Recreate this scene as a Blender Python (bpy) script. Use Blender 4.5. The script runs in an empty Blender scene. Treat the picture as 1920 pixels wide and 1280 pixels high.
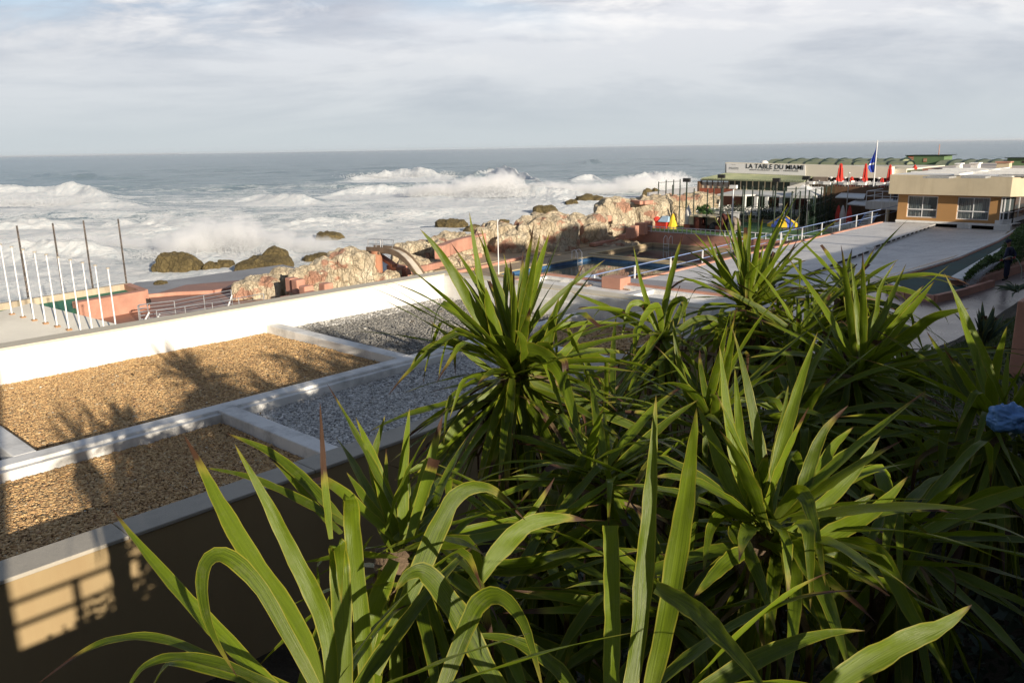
import bpy, bmesh, math, random
import numpy as np
from mathutils import Vector, Matrix, noise

random.seed(7); rng = np.random.default_rng(7)
sc = bpy.context.scene
COL = sc.collection
PI = math.pi
# ------------------------------------------------------------------ camera
# world frame: x across the site (towards the street), y along the shore, z up (sea = 0)
F = 1493.0; CZ = 13.0
th = math.atan((640-277.6)/F); ro = math.atan(0.01688); HD = math.radians(42.7)
fw = Vector((0, math.cos(th), -math.sin(th))); r0 = Vector((1, 0, 0)); u0 = r0.cross(fw)
ri = r0*math.cos(ro)-u0*math.sin(ro); up = u0*math.cos(ro)+r0*math.sin(ro)
RZ = Matrix.Rotation(HD, 3, 'Z'); fw = RZ @ fw; ri = RZ @ ri; up = RZ @ up
CAM = Vector((0, 0, CZ))
def ray(px, py): return (fw*F+ri*(px-960)+up*(640-py)).normalized()
def AZ(px, py, z): d = ray(px, py); return CAM+d*((z-CZ)/d.z)
def AU(px, py, y): d = ray(px, py); return CAM+d*(y/d.y)
def AV(px, py, x): d = ray(px, py); return CAM+d*(x/d.x)
def AD(px, py, s): return CAM+ray(px, py)*s
cam = bpy.data.cameras.new('camera'); co = bpy.data.objects.new('camera', cam); COL.objects.link(co)
m = Matrix((ri, up, -fw)).transposed().to_4x4(); m.translation = CAM
co.matrix_world = m; cam.sensor_width = 36; cam.lens = F/1920*36; cam.clip_start = .05; cam.clip_end = 60000
sc.camera = co
# ------------------------------------------------------------------ helpers
def link(o): COL.objects.link(o); return o
def tag(o, label=None, cat=None, group=None, kind=None):
    if label: o['label'] = label
    if cat: o['category'] = cat
    if group: o['group'] = group
    if kind: o['kind'] = kind
    return o
def thing(name, label, cat, loc=(0, 0, 0), rz=0, group=None):
    o = bpy.data.objects.new(name, None); link(o); o.location = loc; o.rotation_euler = (0, 0, rz)
    o.empty_display_size = .2
    return tag(o, label, cat, group)
ORG = {}
def npmesh(name, V, Fq, mat, parent=None, smooth=False, org=(0, 0, 0), attrs=None):
    """V: n x 3 array, Fq: m x k array of faces of one size"""
    V = np.asarray(V, dtype=np.float32)-np.asarray(org, dtype=np.float32); Fq = np.asarray(Fq, dtype=np.int32)
    me = bpy.data.meshes.new(name); k = Fq.shape[1]; nf = len(Fq)
    me.vertices.add(len(V)); me.vertices.foreach_set('co', V.ravel())
    me.loops.add(nf*k); me.loops.foreach_set('vertex_index', Fq.ravel())
    me.polygons.add(nf); me.polygons.foreach_set('loop_start', np.arange(0, nf*k, k, dtype=np.int32))
    me.polygons.foreach_set('loop_total', np.full(nf, k, dtype=np.int32))
    if attrs:
        for an, (ty, arr) in attrs.items():
            at = me.attributes.new(an, ty, 'POINT')
            at.data.foreach_set('value' if ty == 'FLOAT' else 'vector', np.asarray(arr, dtype=np.float32).ravel())
    me.update(calc_edges=True); me.validate()
    if smooth: me.polygons.foreach_set('use_smooth', np.ones(nf, dtype=bool))
    me.materials.append(mat)
    o = bpy.data.objects.new(name, me); link(o)
    if parent is not None: o.parent = parent
    else: o.location = org
    return o
class MB:
    def __init__(s): s.v = []; s.f = []; s.m = []; s.cur = 0
    def quad(s, *p):
        n = len(s.v); s.v += [tuple(q) for q in p]; s.f.append(tuple(range(n, n+len(p)))); s.m.append(s.cur); return s
    def mesh(s, vs, fs):
        n = len(s.v); s.v += [tuple(q) for q in vs]; s.f += [tuple(i+n for i in f) for f in fs]; s.m += [s.cur]*len(fs); return s
    def box(s, x0, x1, y0, y1, z0, z1):
        vs = [(x, y, z) for z in (z0, z1) for y in (y0, y1) for x in (x0, x1)]
        return s.mesh(vs, [(0, 2, 3, 1), (4, 5, 7, 6), (0, 1, 5, 4), (2, 6, 7, 3), (0, 4, 6, 2), (1, 3, 7, 5)])
    def prism(s, poly, z0, z1):
        """poly: list of (x,y); z0,z1 numbers or per-vertex lists; counter-clockwise or not, either way closed"""
        a = sum(poly[i][0]*poly[(i+1) % len(poly)][1]-poly[(i+1) % len(poly)][0]*poly[i][1] for i in range(len(poly)))
        n = len(poly)
        zl = [z0]*n if not hasattr(z0, '__len__') else list(z0)
        zh = [z1]*n if not hasattr(z1, '__len__') else list(z1)
        if a < 0: poly = poly[::-1]; zl = zl[::-1]; zh = zh[::-1]
        vs = [(p[0], p[1], zl[i]) for i, p in enumerate(poly)]+[(p[0], p[1], zh[i]) for i, p in enumerate(poly)]
        fs = [tuple(range(n-1, -1, -1)), tuple(range(n, 2*n))]+[(i, (i+1) % n, n+(i+1) % n, n+i) for i in range(n)]
        return s.mesh(vs, fs)
    def beam(s, a, b, w, h=None, upv=(0, 0, 1)):
        a = Vector(a); b = Vector(b); h = h or w; d = (b-a).normalized(); U = Vector(upv)
        if abs(d.dot(U)) > .98: U = Vector((0, 1, 0))
        x = d.cross(U).normalized()*(w/2); y = x.cross(d).normalized()*(h/2)
        vs = [p+sx*x+sy*y for p in (a, b) for sx, sy in ((-1, -1), (1, -1), (1, 1), (-1, 1))]
        return s.mesh(vs, [(0, 3, 2, 1), (4, 5, 6, 7), (0, 1, 5, 4), (1, 2, 6, 5), (2, 3, 7, 6), (3, 0, 4, 7)])
    def tube(s, pts, r, n=8, cap=True):
        pts = [Vector(p) for p in pts]; rr = r if hasattr(r, '__len__') else [r]*len(pts); rings = []; pv = None
        for i, p in enumerate(pts):
            d = (pts[min(i+1, len(pts)-1)]-pts[max(i-1, 0)]).normalized()
            if pv is None:
                pv = d.cross(Vector((0, 0, 1)) if abs(d.z) < .95 else Vector((0, 1, 0))).normalized()
            pv = (pv-d*pv.dot(d)).normalized(); q = d.cross(pv)
            rings.append([p+rr[i]*(pv*math.cos(2*PI*k/n)+q*math.sin(2*PI*k/n)) for k in range(n)])
        base = len(s.v)
        for rg in rings: s.v += [tuple(x) for x in rg]
        for i in range(len(pts)-1):
            for k in range(n):
                a = base+i*n+k; b = base+i*n+(k+1) % n
                s.f.append((a, b, b+n, a+n)); s.m.append(s.cur)
        if cap:
            s.f.append(tuple(base+k for k in range(n-1, -1, -1))); s.m.append(s.cur)
            s.f.append(tuple(base+(len(pts)-1)*n+k for k in range(n))); s.m.append(s.cur)
        return s
    def lathe(s, c, prof, n=16):
        c = Vector(c); base = len(s.v)
        for r, z in prof: s.v += [(c.x+r*math.cos(2*PI*k/n), c.y+r*math.sin(2*PI*k/n), c.z+z) for k in range(n)]
        for i in range(len(prof)-1):
            for k in range(n):
                a = base+i*n+k; b = base+i*n+(k+1) % n
                s.f.append((a, b, b+n, a+n)); s.m.append(s.cur)
        s.f.append(tuple(base+k for k in range(n-1, -1, -1))); s.m.append(s.cur)
        s.f.append(tuple(base+(len(prof)-1)*n+k for k in range(n))); s.m.append(s.cur)
        return s
    def build(s, name, mat, parent=None, org=None, smooth=False, bevel=0):
        if org is None: org = tuple(parent.location) if (parent is not None and parent.type == 'EMPTY') else (ORG.get(parent.name, (0, 0, 0)) if parent is not None else (0, 0, 0))
        me = bpy.data.meshes.new(name)
        me.from_pydata([(a-org[0], b-org[1], c-org[2]) for a, b, c in s.v], [], s.f); me.update()
        if isinstance(mat, (list, tuple)):
            for q in mat: me.materials.append(q)
            me.polygons.foreach_set('material_index', s.m)
        else: me.materials.append(mat)
        if smooth: me.polygons.foreach_set('use_smooth', [True]*len(me.polygons))
        o = bpy.data.objects.new(name, me); link(o); ORG[o.name] = org
        if parent is not None: o.parent = parent
        else: o.location = org
        if bevel:
            b = o.modifiers.new('bevel', 'BEVEL'); b.width = bevel; b.segments = 2; b.limit_method = 'ANGLE'; b.angle_limit = .6
        return o
def single(mb, name, mat, label, cat, org, group=None, **k):
    o = mb.build(name, mat, None, org, **k); return tag(o, label, cat, group)
def struct(mb, name, mat, **k):
    o = mb.build(name, mat, None, (0, 0, 0), **k); return tag(o, kind='structure')
def copy_tree(o, parent=None):
    c = o.copy(); COL.objects.link(c); c.parent = parent
    for ch in [q for q in bpy.data.objects if q.parent == o and q != c]: copy_tree(ch, c)
    return c
# ------------------------------------------------------------------ materials
class NT:
    def __init__(s, mt): mt.use_nodes = True; s.t = mt.node_tree; s.t.nodes.clear(); s.n = s.t.nodes; s.l = s.t.links
    def N(s, ty, **k):
        n = s.n.new(ty)
        for a, b in k.items():
            if a == 'inp':
                for i, v in b.items():
                    if hasattr(v, 'bl_idname') or isinstance(v, bpy.types.NodeSocket): s.l.new(v, n.inputs[i])
                    else: n.inputs[i].default_value = v
            else: setattr(n, a, b)
        return n
    def noise(s, vec, sc_, det=4, rough=.55, dist=0, out='Fac'):
        n = s.N('ShaderNodeTexNoise', inp={'Vector': vec, 'Scale': sc_, 'Detail': det, 'Roughness': rough, 'Distortion': dist}); return n.outputs[out]
    def ramp(s, fac, stops, interp='LINEAR'):
        r = s.N('ShaderNodeValToRGB', inp={0: fac}); e = r.color_ramp.elements; r.color_ramp.interpolation = interp
        while len(e) > 2: e.remove(e[-1])
        for i, (p, c) in enumerate(stops):
            q = e[i] if i < 2 else e.new(p)
            q.position = p; q.color = (c, c, c, 1) if not hasattr(c, '__len__') else (*c, 1)
        return r.outputs[0]
    def mix(s, f, a, b, mode='MIX'):
        n = s.N('ShaderNodeMix', data_type='RGBA', blend_type=mode)
        for i, v in ((0, f), (6, a), (7, b)):
            if isinstance(v, bpy.types.NodeSocket): s.l.new(v, n.inputs[i])
            elif i == 0: n.inputs[0].default_value = v
            else: n.inputs[i].default_value = (*v, 1) if len(v) == 3 else v
        return n.outputs[2]
    def math(s, op, a, b=0, c=None, clamp=False):
        n = s.N('ShaderNodeMath', operation=op, use_clamp=clamp)
        for i, v in enumerate((a, b) if c is None else (a, b, c)):
            if isinstance(v, bpy.types.NodeSocket): s.l.new(v, n.inputs[i])
            else: n.inputs[i].default_value = v
        return n.outputs[0]
    def map(s, vec, scale=(1, 1, 1), loc=(0, 0, 0), rot=(0, 0, 0)):
        return s.N('ShaderNodeMapping', inp={'Vector': vec, 'Scale': scale, 'Location': loc, 'Rotation': rot}).outputs[0]
    def bump(s, h, st, dist=.02, nrm=None):
        n = s.N('ShaderNodeBump', inp={'Height': h, 'Strength': st, 'Distance': dist})
        if nrm is not None: s.l.new(nrm, n.inputs['Normal'])
        return n.outputs[0]
    def out(s, shader, vol=None):
        o = s.N('ShaderNodeOutputMaterial'); s.l.new(shader, o.inputs[0])
    def bsdf(s, **inp):
        return s.N('ShaderNodeBsdfPrincipled', inp={k.replace('_', ' '): v for k, v in inp.items()}).outputs[0]
def mat(name, col, rough=.75, var=.12, vscale=1.5, bump=.25, bscale=60, bdist=.004, metal=0, dirt=None, dirt_amt=.5, dscale=.8, col2=None, streak=False, spec=.4):
    m = bpy.data.materials.new(name); t = NT(m)
    obv = t.N('ShaderNodeNewGeometry').outputs['Position']
    a = t.noise(obv, vscale, 6, .6)
    lo = tuple(c*(1-var*1.3) for c in col); hi = tuple(min(1, c*(1+var)) for c in col)
    if col2: lo = col2; hi = col
    c = t.mix(t.ramp(a, [(.3, 0), (.7, 1)]), lo, hi)
    if dirt:
        vec = t.map(obv, (1, 1, .18)) if streak else obv
        d = t.noise(vec, dscale*(3 if streak else 1), 8, .68)
        c = t.mix(t.math('MULTIPLY', t.ramp(d, [(.48, 0), (.68, 1)]), dirt_amt), c, dirt)
    b = t.noise(obv, bscale, 5, .6)
    nr = t.bump(b, bump, bdist)
    rr = t.ramp(a, [(.2, max(0, rough-.08)), (.8, min(1, rough+.08))])
    t.out(t.bsdf(Base_Color=c, Roughness=rr, Metallic=metal, Normal=nr, Specular_IOR_Level=spec)); return m
M = {}
M['white'] = mat('white_paint_wall', (.80, .79, .76), .8, .05, .7, .5, 30, .01, dirt=(.50, .47, .42), dirt_amt=.4, streak=True, dscale=.9)
M['white_div'] = mat('white_painted_kerb', (.82, .81, .78), .8, .08, 1.5, .5, 40, .006, dirt=(.33, .33, .32), dirt_amt=.7, dscale=2.2)
M['cap'] = mat('pale_cap_concrete', (.66, .60, .48), .9, .12, 3, .6, 90, .006, dirt=(.4, .36, .3), dirt_amt=.5, dscale=3)
M['coping'] = mat('concrete_coping', (.47, .43, .36), .9, .14, 3, .6, 90, .006, dirt=(.25, .23, .2), dirt_amt=.5, dscale=3)
M['nearwall'] = mat('ochre_render', (.36, .265, .14), .9, .07, .8, .5, 160, .003, dirt=(.30, .2, .1), dirt_amt=.4, dscale=.7, streak=True)
M['ochre'] = mat('orange_render', (.46, .255, .10), .85, .05, .8, .2, 60)
M['fascia'] = mat('beige_render', (.62, .53, .37), .85, .06, .6, .3, 50, dirt=(.45, .36, .22), dirt_amt=.35, streak=True)
M['pink'] = mat('pink_painted_concrete', (.52, .265, .19), .8, .2, .8, .4, 30, .01, dirt=(.36, .20, .14), dirt_amt=.5, dscale=.7)
M['pinkdark'] = mat('worn_pink_paving', (.33, .165, .11), .55, .2, .6, .3, 20, .01, dirt=(.2, .12, .09), dirt_amt=.6, dscale=.5)
M['redwall'] = mat('brick_red_wall', (.36, .10, .055), .8, .1, .6, .3, 30)
M['deck'] = mat('beige_pool_deck', (.40, .31, .20), .75, .12, .5, .3, 25, .01, dirt=(.26, .2, .14), dirt_amt=.6, dscale=.35)
M['greydeck'] = mat('grey_promenade_concrete', (.30, .30, .31), .6, .15, .25, .3, 8, .02, dirt=(.18, .17, .17), dirt_amt=.6, dscale=.3)
M['slab'] = mat('cream_slab', (.80, .76, .66), .8, .05, .4, .3, 20, dirt=(.40, .36, .3), dirt_amt=.4, dscale=.25)
M['terrace'] = mat('white_terrace_coating', (.72, .70, .67), .55, .05, .5, .3, 10, .01, dirt=(.38, .37, .37), dirt_amt=.55, dscale=.45)
def terr_m():
    m = bpy.data.materials['white_terrace_coating']; t = m.node_tree; N_ = t.nodes; b = [n for n in N_ if n.type == 'BSDF_PRINCIPLED'][0]; src = b.inputs['Base Color'].links[0].from_socket
    g = N_.new('ShaderNodeNewGeometry'); br = N_.new('ShaderNodeTexBrick'); t.links.new(g.outputs['Position'], br.inputs['Vector']); br.inputs['Scale'].default_value = .42; br.inputs['Mortar Size'].default_value = .008; br.inputs['Mortar Smooth'].default_value = .6
    br.inputs['Color1'].default_value = (1, 1, 1, 1); br.inputs['Color2'].default_value = (.93, .93, .94, 1); br.inputs['Mortar'].default_value = (.62, .6, .6, 1)
    mx = N_.new('ShaderNodeMix'); mx.data_type = 'RGBA'; mx.blend_type = 'MULTIPLY'; mx.inputs[0].default_value = 1; t.links.new(src, mx.inputs[6]); t.links.new(br.outputs['Color'], mx.inputs[7]); t.links.new(mx.outputs[2], b.inputs['Base Color'])
terr_m()
M['green'] = mat('green_court_floor', (.05, .21, .13), .8, .2, .5)
M['lawnfar'] = mat('green_artificial_turf', (.09, .19, .06), .9, .2, .5)
M['path'] = mat('wet_pink_grey_path', (.15, .115, .11), .30, .2, .7, .35, 5, .02, dirt=(.10, .08, .08), dirt_amt=.8, dscale=.6)
M['teal'] = mat('teal_painted_channel', (.028, .075, .072), .7, .25, .7, .3, 8, .01, dirt=(.02, .04, .04), dirt_amt=.6, spec=.12)
M['soil'] = mat('dark_soil', (.045, .035, .022), .95, .3, 3, 1, 20, .05)
M['asphalt'] = mat('promenade_paving', (.18, .17, .16), .9, .1, 3)
M['land'] = mat('rocky_shore_ground', (.30, .24, .17), .9, .3, .3, .8, 2, .1)
M['metal'] = mat('galvanised_rail', (.42, .43, .45), .4, .1, 5, metal=.6)
M['whitemetal'] = mat('white_painted_metal', (.78, .78, .78), .45, .06, 2, .1)
M['blackmetal'] = mat('black_painted_post', (.025, .025, .025), .5, .2, 3, .1)
M['rustpost'] = mat('weathered_black_post', (.05, .04, .035), .7, .2, 4, .3, dirt=(.3, .24, .2), dirt_amt=.9, dscale=6)
M['greenmetal'] = mat('dark_green_steel', (.012, .028, .018), .5, .2, 3, .1)
M['bluerail'] = mat('blue_painted_rail', (.20, .28, .50), .4, .1, 3, .1)
M['poolblue'] = mat('blue_pool_tiles', (.05, .12, .24), .3, .15, 2)
M['roofgreen'] = mat('green_corrugated_roof', (.23, .26, .16), .6, .15, .7, .3, 20, dirt=(.34, .33, .2), dirt_amt=.7, dscale=.7)
M['shed'] = mat('green_painted_shed', (.13, .21, .10), .6, .12, .8)
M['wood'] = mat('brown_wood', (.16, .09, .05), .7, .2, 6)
M['slats'] = mat('grey_brown_slats', (.25, .20, .16), .7, .2, 4)
M['red'] = mat('red_canvas', (.55, .045, .03), .8, .12, 3)
M['yellow'] = mat('yellow_canvas', (.75, .50, .03), .7, .1, 3)
M['blue'] = mat('blue_canvas', (.05, .09, .38), .7, .1, 3)
M['flagblue'] = mat('flag_blue_cloth', (.02, .06, .45), .6, .1, 3)
M['tent'] = mat('white_tent_cloth', (.80, .79, .76), .8, .04, 2, .1)
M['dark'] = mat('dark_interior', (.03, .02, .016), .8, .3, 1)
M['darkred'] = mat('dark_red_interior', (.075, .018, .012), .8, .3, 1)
M['banner'] = mat('white_banner_vinyl', (.80, .79, .78), .5, .02, 2, .05)
M['ink'] = mat('black_lettering', (.02, .02, .02), .6, .05)
M['greyink'] = mat('grey_lettering', (.42, .42, .42), .6, .05)
M['bark'] = mat('yucca_bark', (.16, .11, .07), .95, .3, 12, 1, 60, .02)
M['bluebag'] = mat('blue_plastic_film', (.12, .27, .58), .35, .06, 4, .3, 25, .01)
M['navy'] = mat('navy_workwear', (.018, .022, .05), .85, .15, 8, .4, 60)
M['skin'] = mat('skin', (.30, .16, .10), .6, .1, 8)
M['boot'] = mat('black_rubber', (.02, .02, .02), .5, .1, 8)
M['hose'] = mat('pale_garden_hose', (.45, .50, .40), .5, .1, 8)
M['glove'] = mat('red_work_glove', (.35, .03, .03), .7, .1, 8)
M['pipe'] = mat('pipe', (.5, .45, .4), .5)
def plainrock(name, c1, c2, c3, crack=.4, pinky=False):
    m = bpy.data.materials.new(name); t = NT(m); p = t.N('ShaderNodeNewGeometry').outputs['Position']
    pd = t.N('ShaderNodeVectorMath', operation='ADD', inp={0: p, 1: t.noise(p, .8, 4, .6, out='Color')}).outputs[0]
    a = t.noise(pd, .55, 8, .65); b = t.noise(pd, 4, 8, .7)
    c = t.mix(t.ramp(a, [(.35, 0), (.65, 1)]), c1, c2)
    c = t.mix(t.ramp(b, [(.50, 0), (.74, 1)]), c, c3)
    if pinky: c = t.mix(t.math('MULTIPLY', t.ramp(t.noise(t.map(pd, (1, 1, 1.6), loc=(4, 2, 7)), .42, 5, .55), [(.56, 0), (.60, 1)]), .85), c, (.50, .25, .17))
    vs = t.map(pd, (1.6, 1.6, .55), rot=(.35, .2, .5))
    v = t.N('ShaderNodeTexVoronoi', feature='DISTANCE_TO_EDGE', inp={'Vector': vs, 'Scale': 1.1}).outputs['Distance']
    v2 = t.N('ShaderNodeTexVoronoi', feature='DISTANCE_TO_EDGE', inp={'Vector': vs, 'Scale': 3.6}).outputs['Distance']
    ck = t.math('MULTIPLY', t.ramp(v, [(0, 0), (.06, 1)]), t.ramp(v2, [(0, .45), (.05, 1)]))
    c = t.mix(t.math('MULTIPLY', t.math('SUBTRACT', 1, ck), crack), c, tuple(x*.3 for x in c1))
    h = t.math('ADD', t.math('MULTIPLY', ck, .5), t.math('ADD', t.math('MULTIPLY', b, .9), t.math('MULTIPLY', t.noise(p, 14, 6, .7), .3)))
    t.out(t.bsdf(Base_Color=c, Roughness=.85, Normal=t.bump(h, .9, .22), Specular_IOR_Level=.25)); return m
M['rock'] = plainrock('cream_limestone', (.56, .46, .31), (.72, .63, .47), (.50, .36, .24), .45, True)
M['searock'] = plainrock('wet_brown_rock', (.13, .10, .045), (.21, .16, .07), (.06, .05, .03), .6)
# gravel: colour from a per-stone value
def gravelmat(name, stops, rough=.85):
    m = bpy.data.materials.new(name); t = NT(m)
    a = t.N('ShaderNodeAttribute', attribute_name='tint').outputs['Fac']
    p = t.N('ShaderNodeNewGeometry').outputs['Position']
    c = t.ramp(a, stops, 'LINEAR'); c = t.mix(.15, c, t.mix(t.noise(p, 120, 3), (.1, .08, .07), (.6, .5, .4)), 'OVERLAY')
    t.out(t.bsdf(Base_Color=c, Roughness=rough, Normal=t.bump(t.noise(p, 150, 3), .5, .003))); return m
M['redstone'] = gravelmat('red_gravel_stones', [(0, (.30, .175, .09)), (.25, (.45, .28, .135)), (.5, (.60, .40, .19)), (.75, (.69, .49, .235)), (.93, (.58, .46, .27)), (1, (.8, .76, .66))])
M['whitestone'] = gravelmat('white_gravel_stones', [(0, (.20, .20, .21)), (.35, (.50, .50, .49)), (.7, (.74, .73, .70)), (1, (.9, .88, .85))])
M['greystone'] = gravelmat('grey_gravel_stones', [(0, (.14, .14, .135)), (.5, (.26, .255, .24)), (.85, (.38, .37, .34)), (1, (.8, .78, .72))])
def bedmat(name, lo, hi, hs=(.8, .78, .7), amt=.72):
    m = bpy.data.materials.new(name); t = NT(m); p = t.N('ShaderNodeNewGeometry').outputs['Position']
    v = t.N('ShaderNodeTexVoronoi', inp={'Vector': p, 'Scale': 46}); cell = t.N('ShaderNodeSeparateColor', inp={0: v.outputs['Color']}).outputs[0]
    c = t.mix(cell, lo, hi); c = t.mix(t.ramp(cell, [(.96, 0), (.97, 1)]), c, hs)
    t.out(t.bsdf(Base_Color=c, Roughness=.9, Normal=t.bump(v.outputs['Distance'], 1, .02))); return m
M['redbed'] = bedmat('red_bed_base', (.2, .12, .08), (.5, .33, .2))
M['greybed'] = bedmat('grey_bed_base', (.075, .075, .072), (.20, .195, .18))
M['whitebed'] = bedmat('white_bed_base', (.20, .2, .2), (.55, .55, .53))
def glassmat():
    m = bpy.data.materials.new('window_glass'); t = NT(m); p = t.N('ShaderNodeNewGeometry').outputs['Position']
    t.out(t.bsdf(Base_Color=(.10, .13, .14, 1), Roughness=.05, Specular_IOR_Level=.9, Alpha=.55)); return m
M['glass'] = glassmat()
m_ = mat('green_tinted_glazing', (.035, .055, .045), .12, .3, .8, .05); M['greenglass'] = m_
M['curtain'] = mat('grey_curtain', (.42, .44, .42), .9, .1, 2)
def clothstripe():
    m = bpy.data.materials.new('draped_curtain'); t = NT(m); p = t.N('ShaderNodeNewGeometry').outputs['Position']
    w = t.N('ShaderNodeTexWave', inp={'Vector': p, 'Scale': 2.2, 'Distortion': 1.5, 'Detail': 2}).outputs['Fac']
    t.out(t.bsdf(Base_Color=t.mix(w, (.22, .24, .23), (.50, .52, .50)), Roughness=.9, Normal=t.bump(w, .6, .05))); return m
M['curtain'] = clothstripe()
def netmat():
    m = bpy.data.materials.new('green_netting'); t = NT(m); p = t.N('ShaderNodeNewGeometry').outputs['Position']
    d = t.N('ShaderNodeBsdfDiffuse', inp={0: (.015, .035, .02, 1)}).outputs[0]; tr = t.N('ShaderNodeBsdfTransparent').outputs[0]
    f = t.ramp(t.noise(p, .6, 3), [(.3, .10), (.7, .30)])
    mx = t.N('ShaderNodeMixShader', inp={0: f}); t.l.new(tr, mx.inputs[1]); t.l.new(d, mx.inputs[2]); t.out(mx.outputs[0]); return m
M['net'] = netmat()
def leafmat(name, dark, light, trans, edge=(.30, .27, .03), tipc=(.045, .022, .012), gloss=.38, tr=.30):
    m = bpy.data.materials.new(name); t = NT(m)
    a = t.N('ShaderNodeAttribute', attribute_name='luv').outputs['Vector']; sx = t.N('ShaderNodeSeparateXYZ', inp={0: a})
    ac, al, rd = sx.outputs
    dry = t.N('ShaderNodeAttribute', attribute_name='dry').outputs['Fac']
    v = t.N('ShaderNodeCombineXYZ', inp={0: t.math('MULTIPLY', ac, 14), 1: t.math('MULTIPLY', al, 1.2), 2: t.math('MULTIPLY', rd, 70)}).outputs[0]
    st = t.noise(v, 1.6, 5, .6)
    v2 = t.N('ShaderNodeCombineXYZ', inp={0: t.math('MULTIPLY', ac, 2), 1: t.math('MULTIPLY', al, 4), 2: t.math('MULTIPLY', rd, 37)}).outputs[0]
    bl = t.noise(v2, 1.3, 5, .6)
    wn = t.N('ShaderNodeTexWhiteNoise', noise_dimensions='1D', inp={'W': rd}).outputs['Value']
    c = t.mix(t.ramp(st, [(.36, .12), (.62, 1)]), dark, light)
    dust = t.noise(t.N('ShaderNodeNewGeometry').outputs['Position'], 38, 6, .7)
    c = t.mix(t.math('MULTIPLY', t.ramp(dust, [(.52, 0), (.70, 1)]), .35), c, (.17, .165, .09))
    c = t.mix(t.math('MULTIPLY', wn, .6), c, t.mix(t.ramp(wn, [(.35, 0), (.6, 1)]), tuple(x*.7 for x in dark), tuple(x*1.5 for x in light)))
    c = t.mix(t.math('MULTIPLY', t.math('SUBTRACT', 1, t.ramp(al, [(0, 0), (.18, 1)])), .4), c, (.22, .25, .06))
    ed = t.math('ABSOLUTE', t.math('SUBTRACT', ac, .5))
    c = t.mix(t.math('MULTIPLY', t.ramp(t.math('ADD', ed, t.math('MULTIPLY', bl, .08)), [(.46, 0), (.52, 1)]), .8), c, edge)
    # dry brown tip and blotches
    ts = t.math('MULTIPLY', t.math('ADD', t.math('ADD', al, t.math('MULTIPLY', bl, .16)), t.math('MULTIPLY', dry, .6)), .5)
    tipf = t.ramp(ts, [(.515, 0), (.545, 1)])
    yl = t.ramp(ts, [(.485, 0), (.52, 1)])
    c = t.mix(t.math('MULTIPLY', yl, .7), c, (.30, .24, .04))
    c = t.mix(tipf, c, t.mix(bl, tipc, tuple(x*1.9 for x in tipc)))
    nr = t.bump(t.math('ADD', st, t.math('MULTIPLY', bl, .5)), .35, .004)
    bs = t.bsdf(Base_Color=c, Roughness=t.math('ADD', gloss, t.math('MULTIPLY', dry, .3)), Normal=nr, Specular_IOR_Level=.26)
    tc = t.mix(tipf, t.mix(.5, c, trans), (.08, .04, .02))
    tl = t.N('ShaderNodeBsdfTranslucent', inp={0: tc}).outputs[0]
    mx = t.N('ShaderNodeMixShader', inp={0: tr}); t.l.new(bs, mx.inputs[1]); t.l.new(tl, mx.inputs[2]); t.out(mx.outputs[0]); return m
M['leaf'] = leafmat('yucca_leaf', (.010, .027, .003), (.118, .165, .009), (.38, .48, .015))
M['deadleaf'] = leafmat('dry_yucca_leaf', (.085, .055, .03), (.20, .145, .08), (.2, .12, .05), edge=(.1, .06, .03), gloss=.6, tr=.15)
M['agave'] = leafmat('agave_leaf', (.035, .06, .04), (.07, .11, .07), (.1, .14, .08))
def clumpmat(name, c1, c2):
    m = bpy.data.materials.new(name); t = NT(m); a = t.N('ShaderNodeAttribute', attribute_name='tint').outputs['Fac']
    c = t.mix(a, c1, c2); bs = t.bsdf(Base_Color=c, Roughness=.55)
    tl = t.N('ShaderNodeBsdfTranslucent', inp={0: c}).outputs[0]
    mx = t.N('ShaderNodeMixShader', inp={0: .25}); t.l.new(bs, mx.inputs[1]); t.l.new(tl, mx.inputs[2]); t.out(mx.outputs[0]); return m
M['hedge'] = clumpmat('hedge_leaves', (.03, .065, .015), (.11, .18, .04))
M['shrub'] = clumpmat('shrub_leaves', (.02, .035, .012), (.07, .10, .03))
M['palm'] = clumpmat('palm_leaves', (.04, .11, .03), (.12, .24, .06))
M['cover'] = clumpmat('ground_cover_leaves', (.02, .035, .02), (.06, .09, .06))
M['lawn'] = clumpmat('lawn_grass', (.035, .055, .01), (.08, .12, .025))
# ------------------------------------------------------------------ light and sky
SUN_EL = math.radians(14.0)
sd = Vector((.967*math.cos(SUN_EL), -.256*math.cos(SUN_EL), math.sin(SUN_EL))).normalized()
sl = bpy.data.lights.new('sun', 'SUN'); sl.energy = 4.8; sl.angle = math.radians(.53); sl.color = (1, .885, .72)
so = link(bpy.data.objects.new('sun', sl)); so.rotation_euler = sd.to_track_quat('Z', 'Y').to_euler(); so.location = (30, -10, 40)
w = bpy.data.worlds.new('World'); sc.world = w; w.use_nodes = True
t = NT(w); 
tc = t.N('ShaderNodeTexCoord').outputs['Generated']
sky = t.N('ShaderNodeTexSky', sky_type='NISHITA', sun_disc=False, sun_elevation=SUN_EL, sun_rotation=math.atan2(sd.x, sd.y)).outputs[0]
sp = t.N('ShaderNodeSeparateXYZ', inp={0: tc}); z = sp.outputs[2]
zz = t.math('ADD', t.math('MAXIMUM', z, 0), .22)
pv = t.N('ShaderNodeCombineXYZ', inp={0: t.math('DIVIDE', sp.outputs[0], zz), 1: t.math('DIVIDE', sp.outputs[1], zz), 2: 0}).outputs[0]
pr = t.map(pv, rot=(0, 0, -HD))       # x across the view, y into the distance
c1 = t.noise(t.map(pr, (.62, .95, 1), loc=(3.1, 1.7, 0)), 1.0, 9, .60, .45)
c2 = t.noise(t.map(pr, (1.3, 1.9, 1), loc=(7.3, 4.0, 2)), 1.6, 9, .6, .35)
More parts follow.
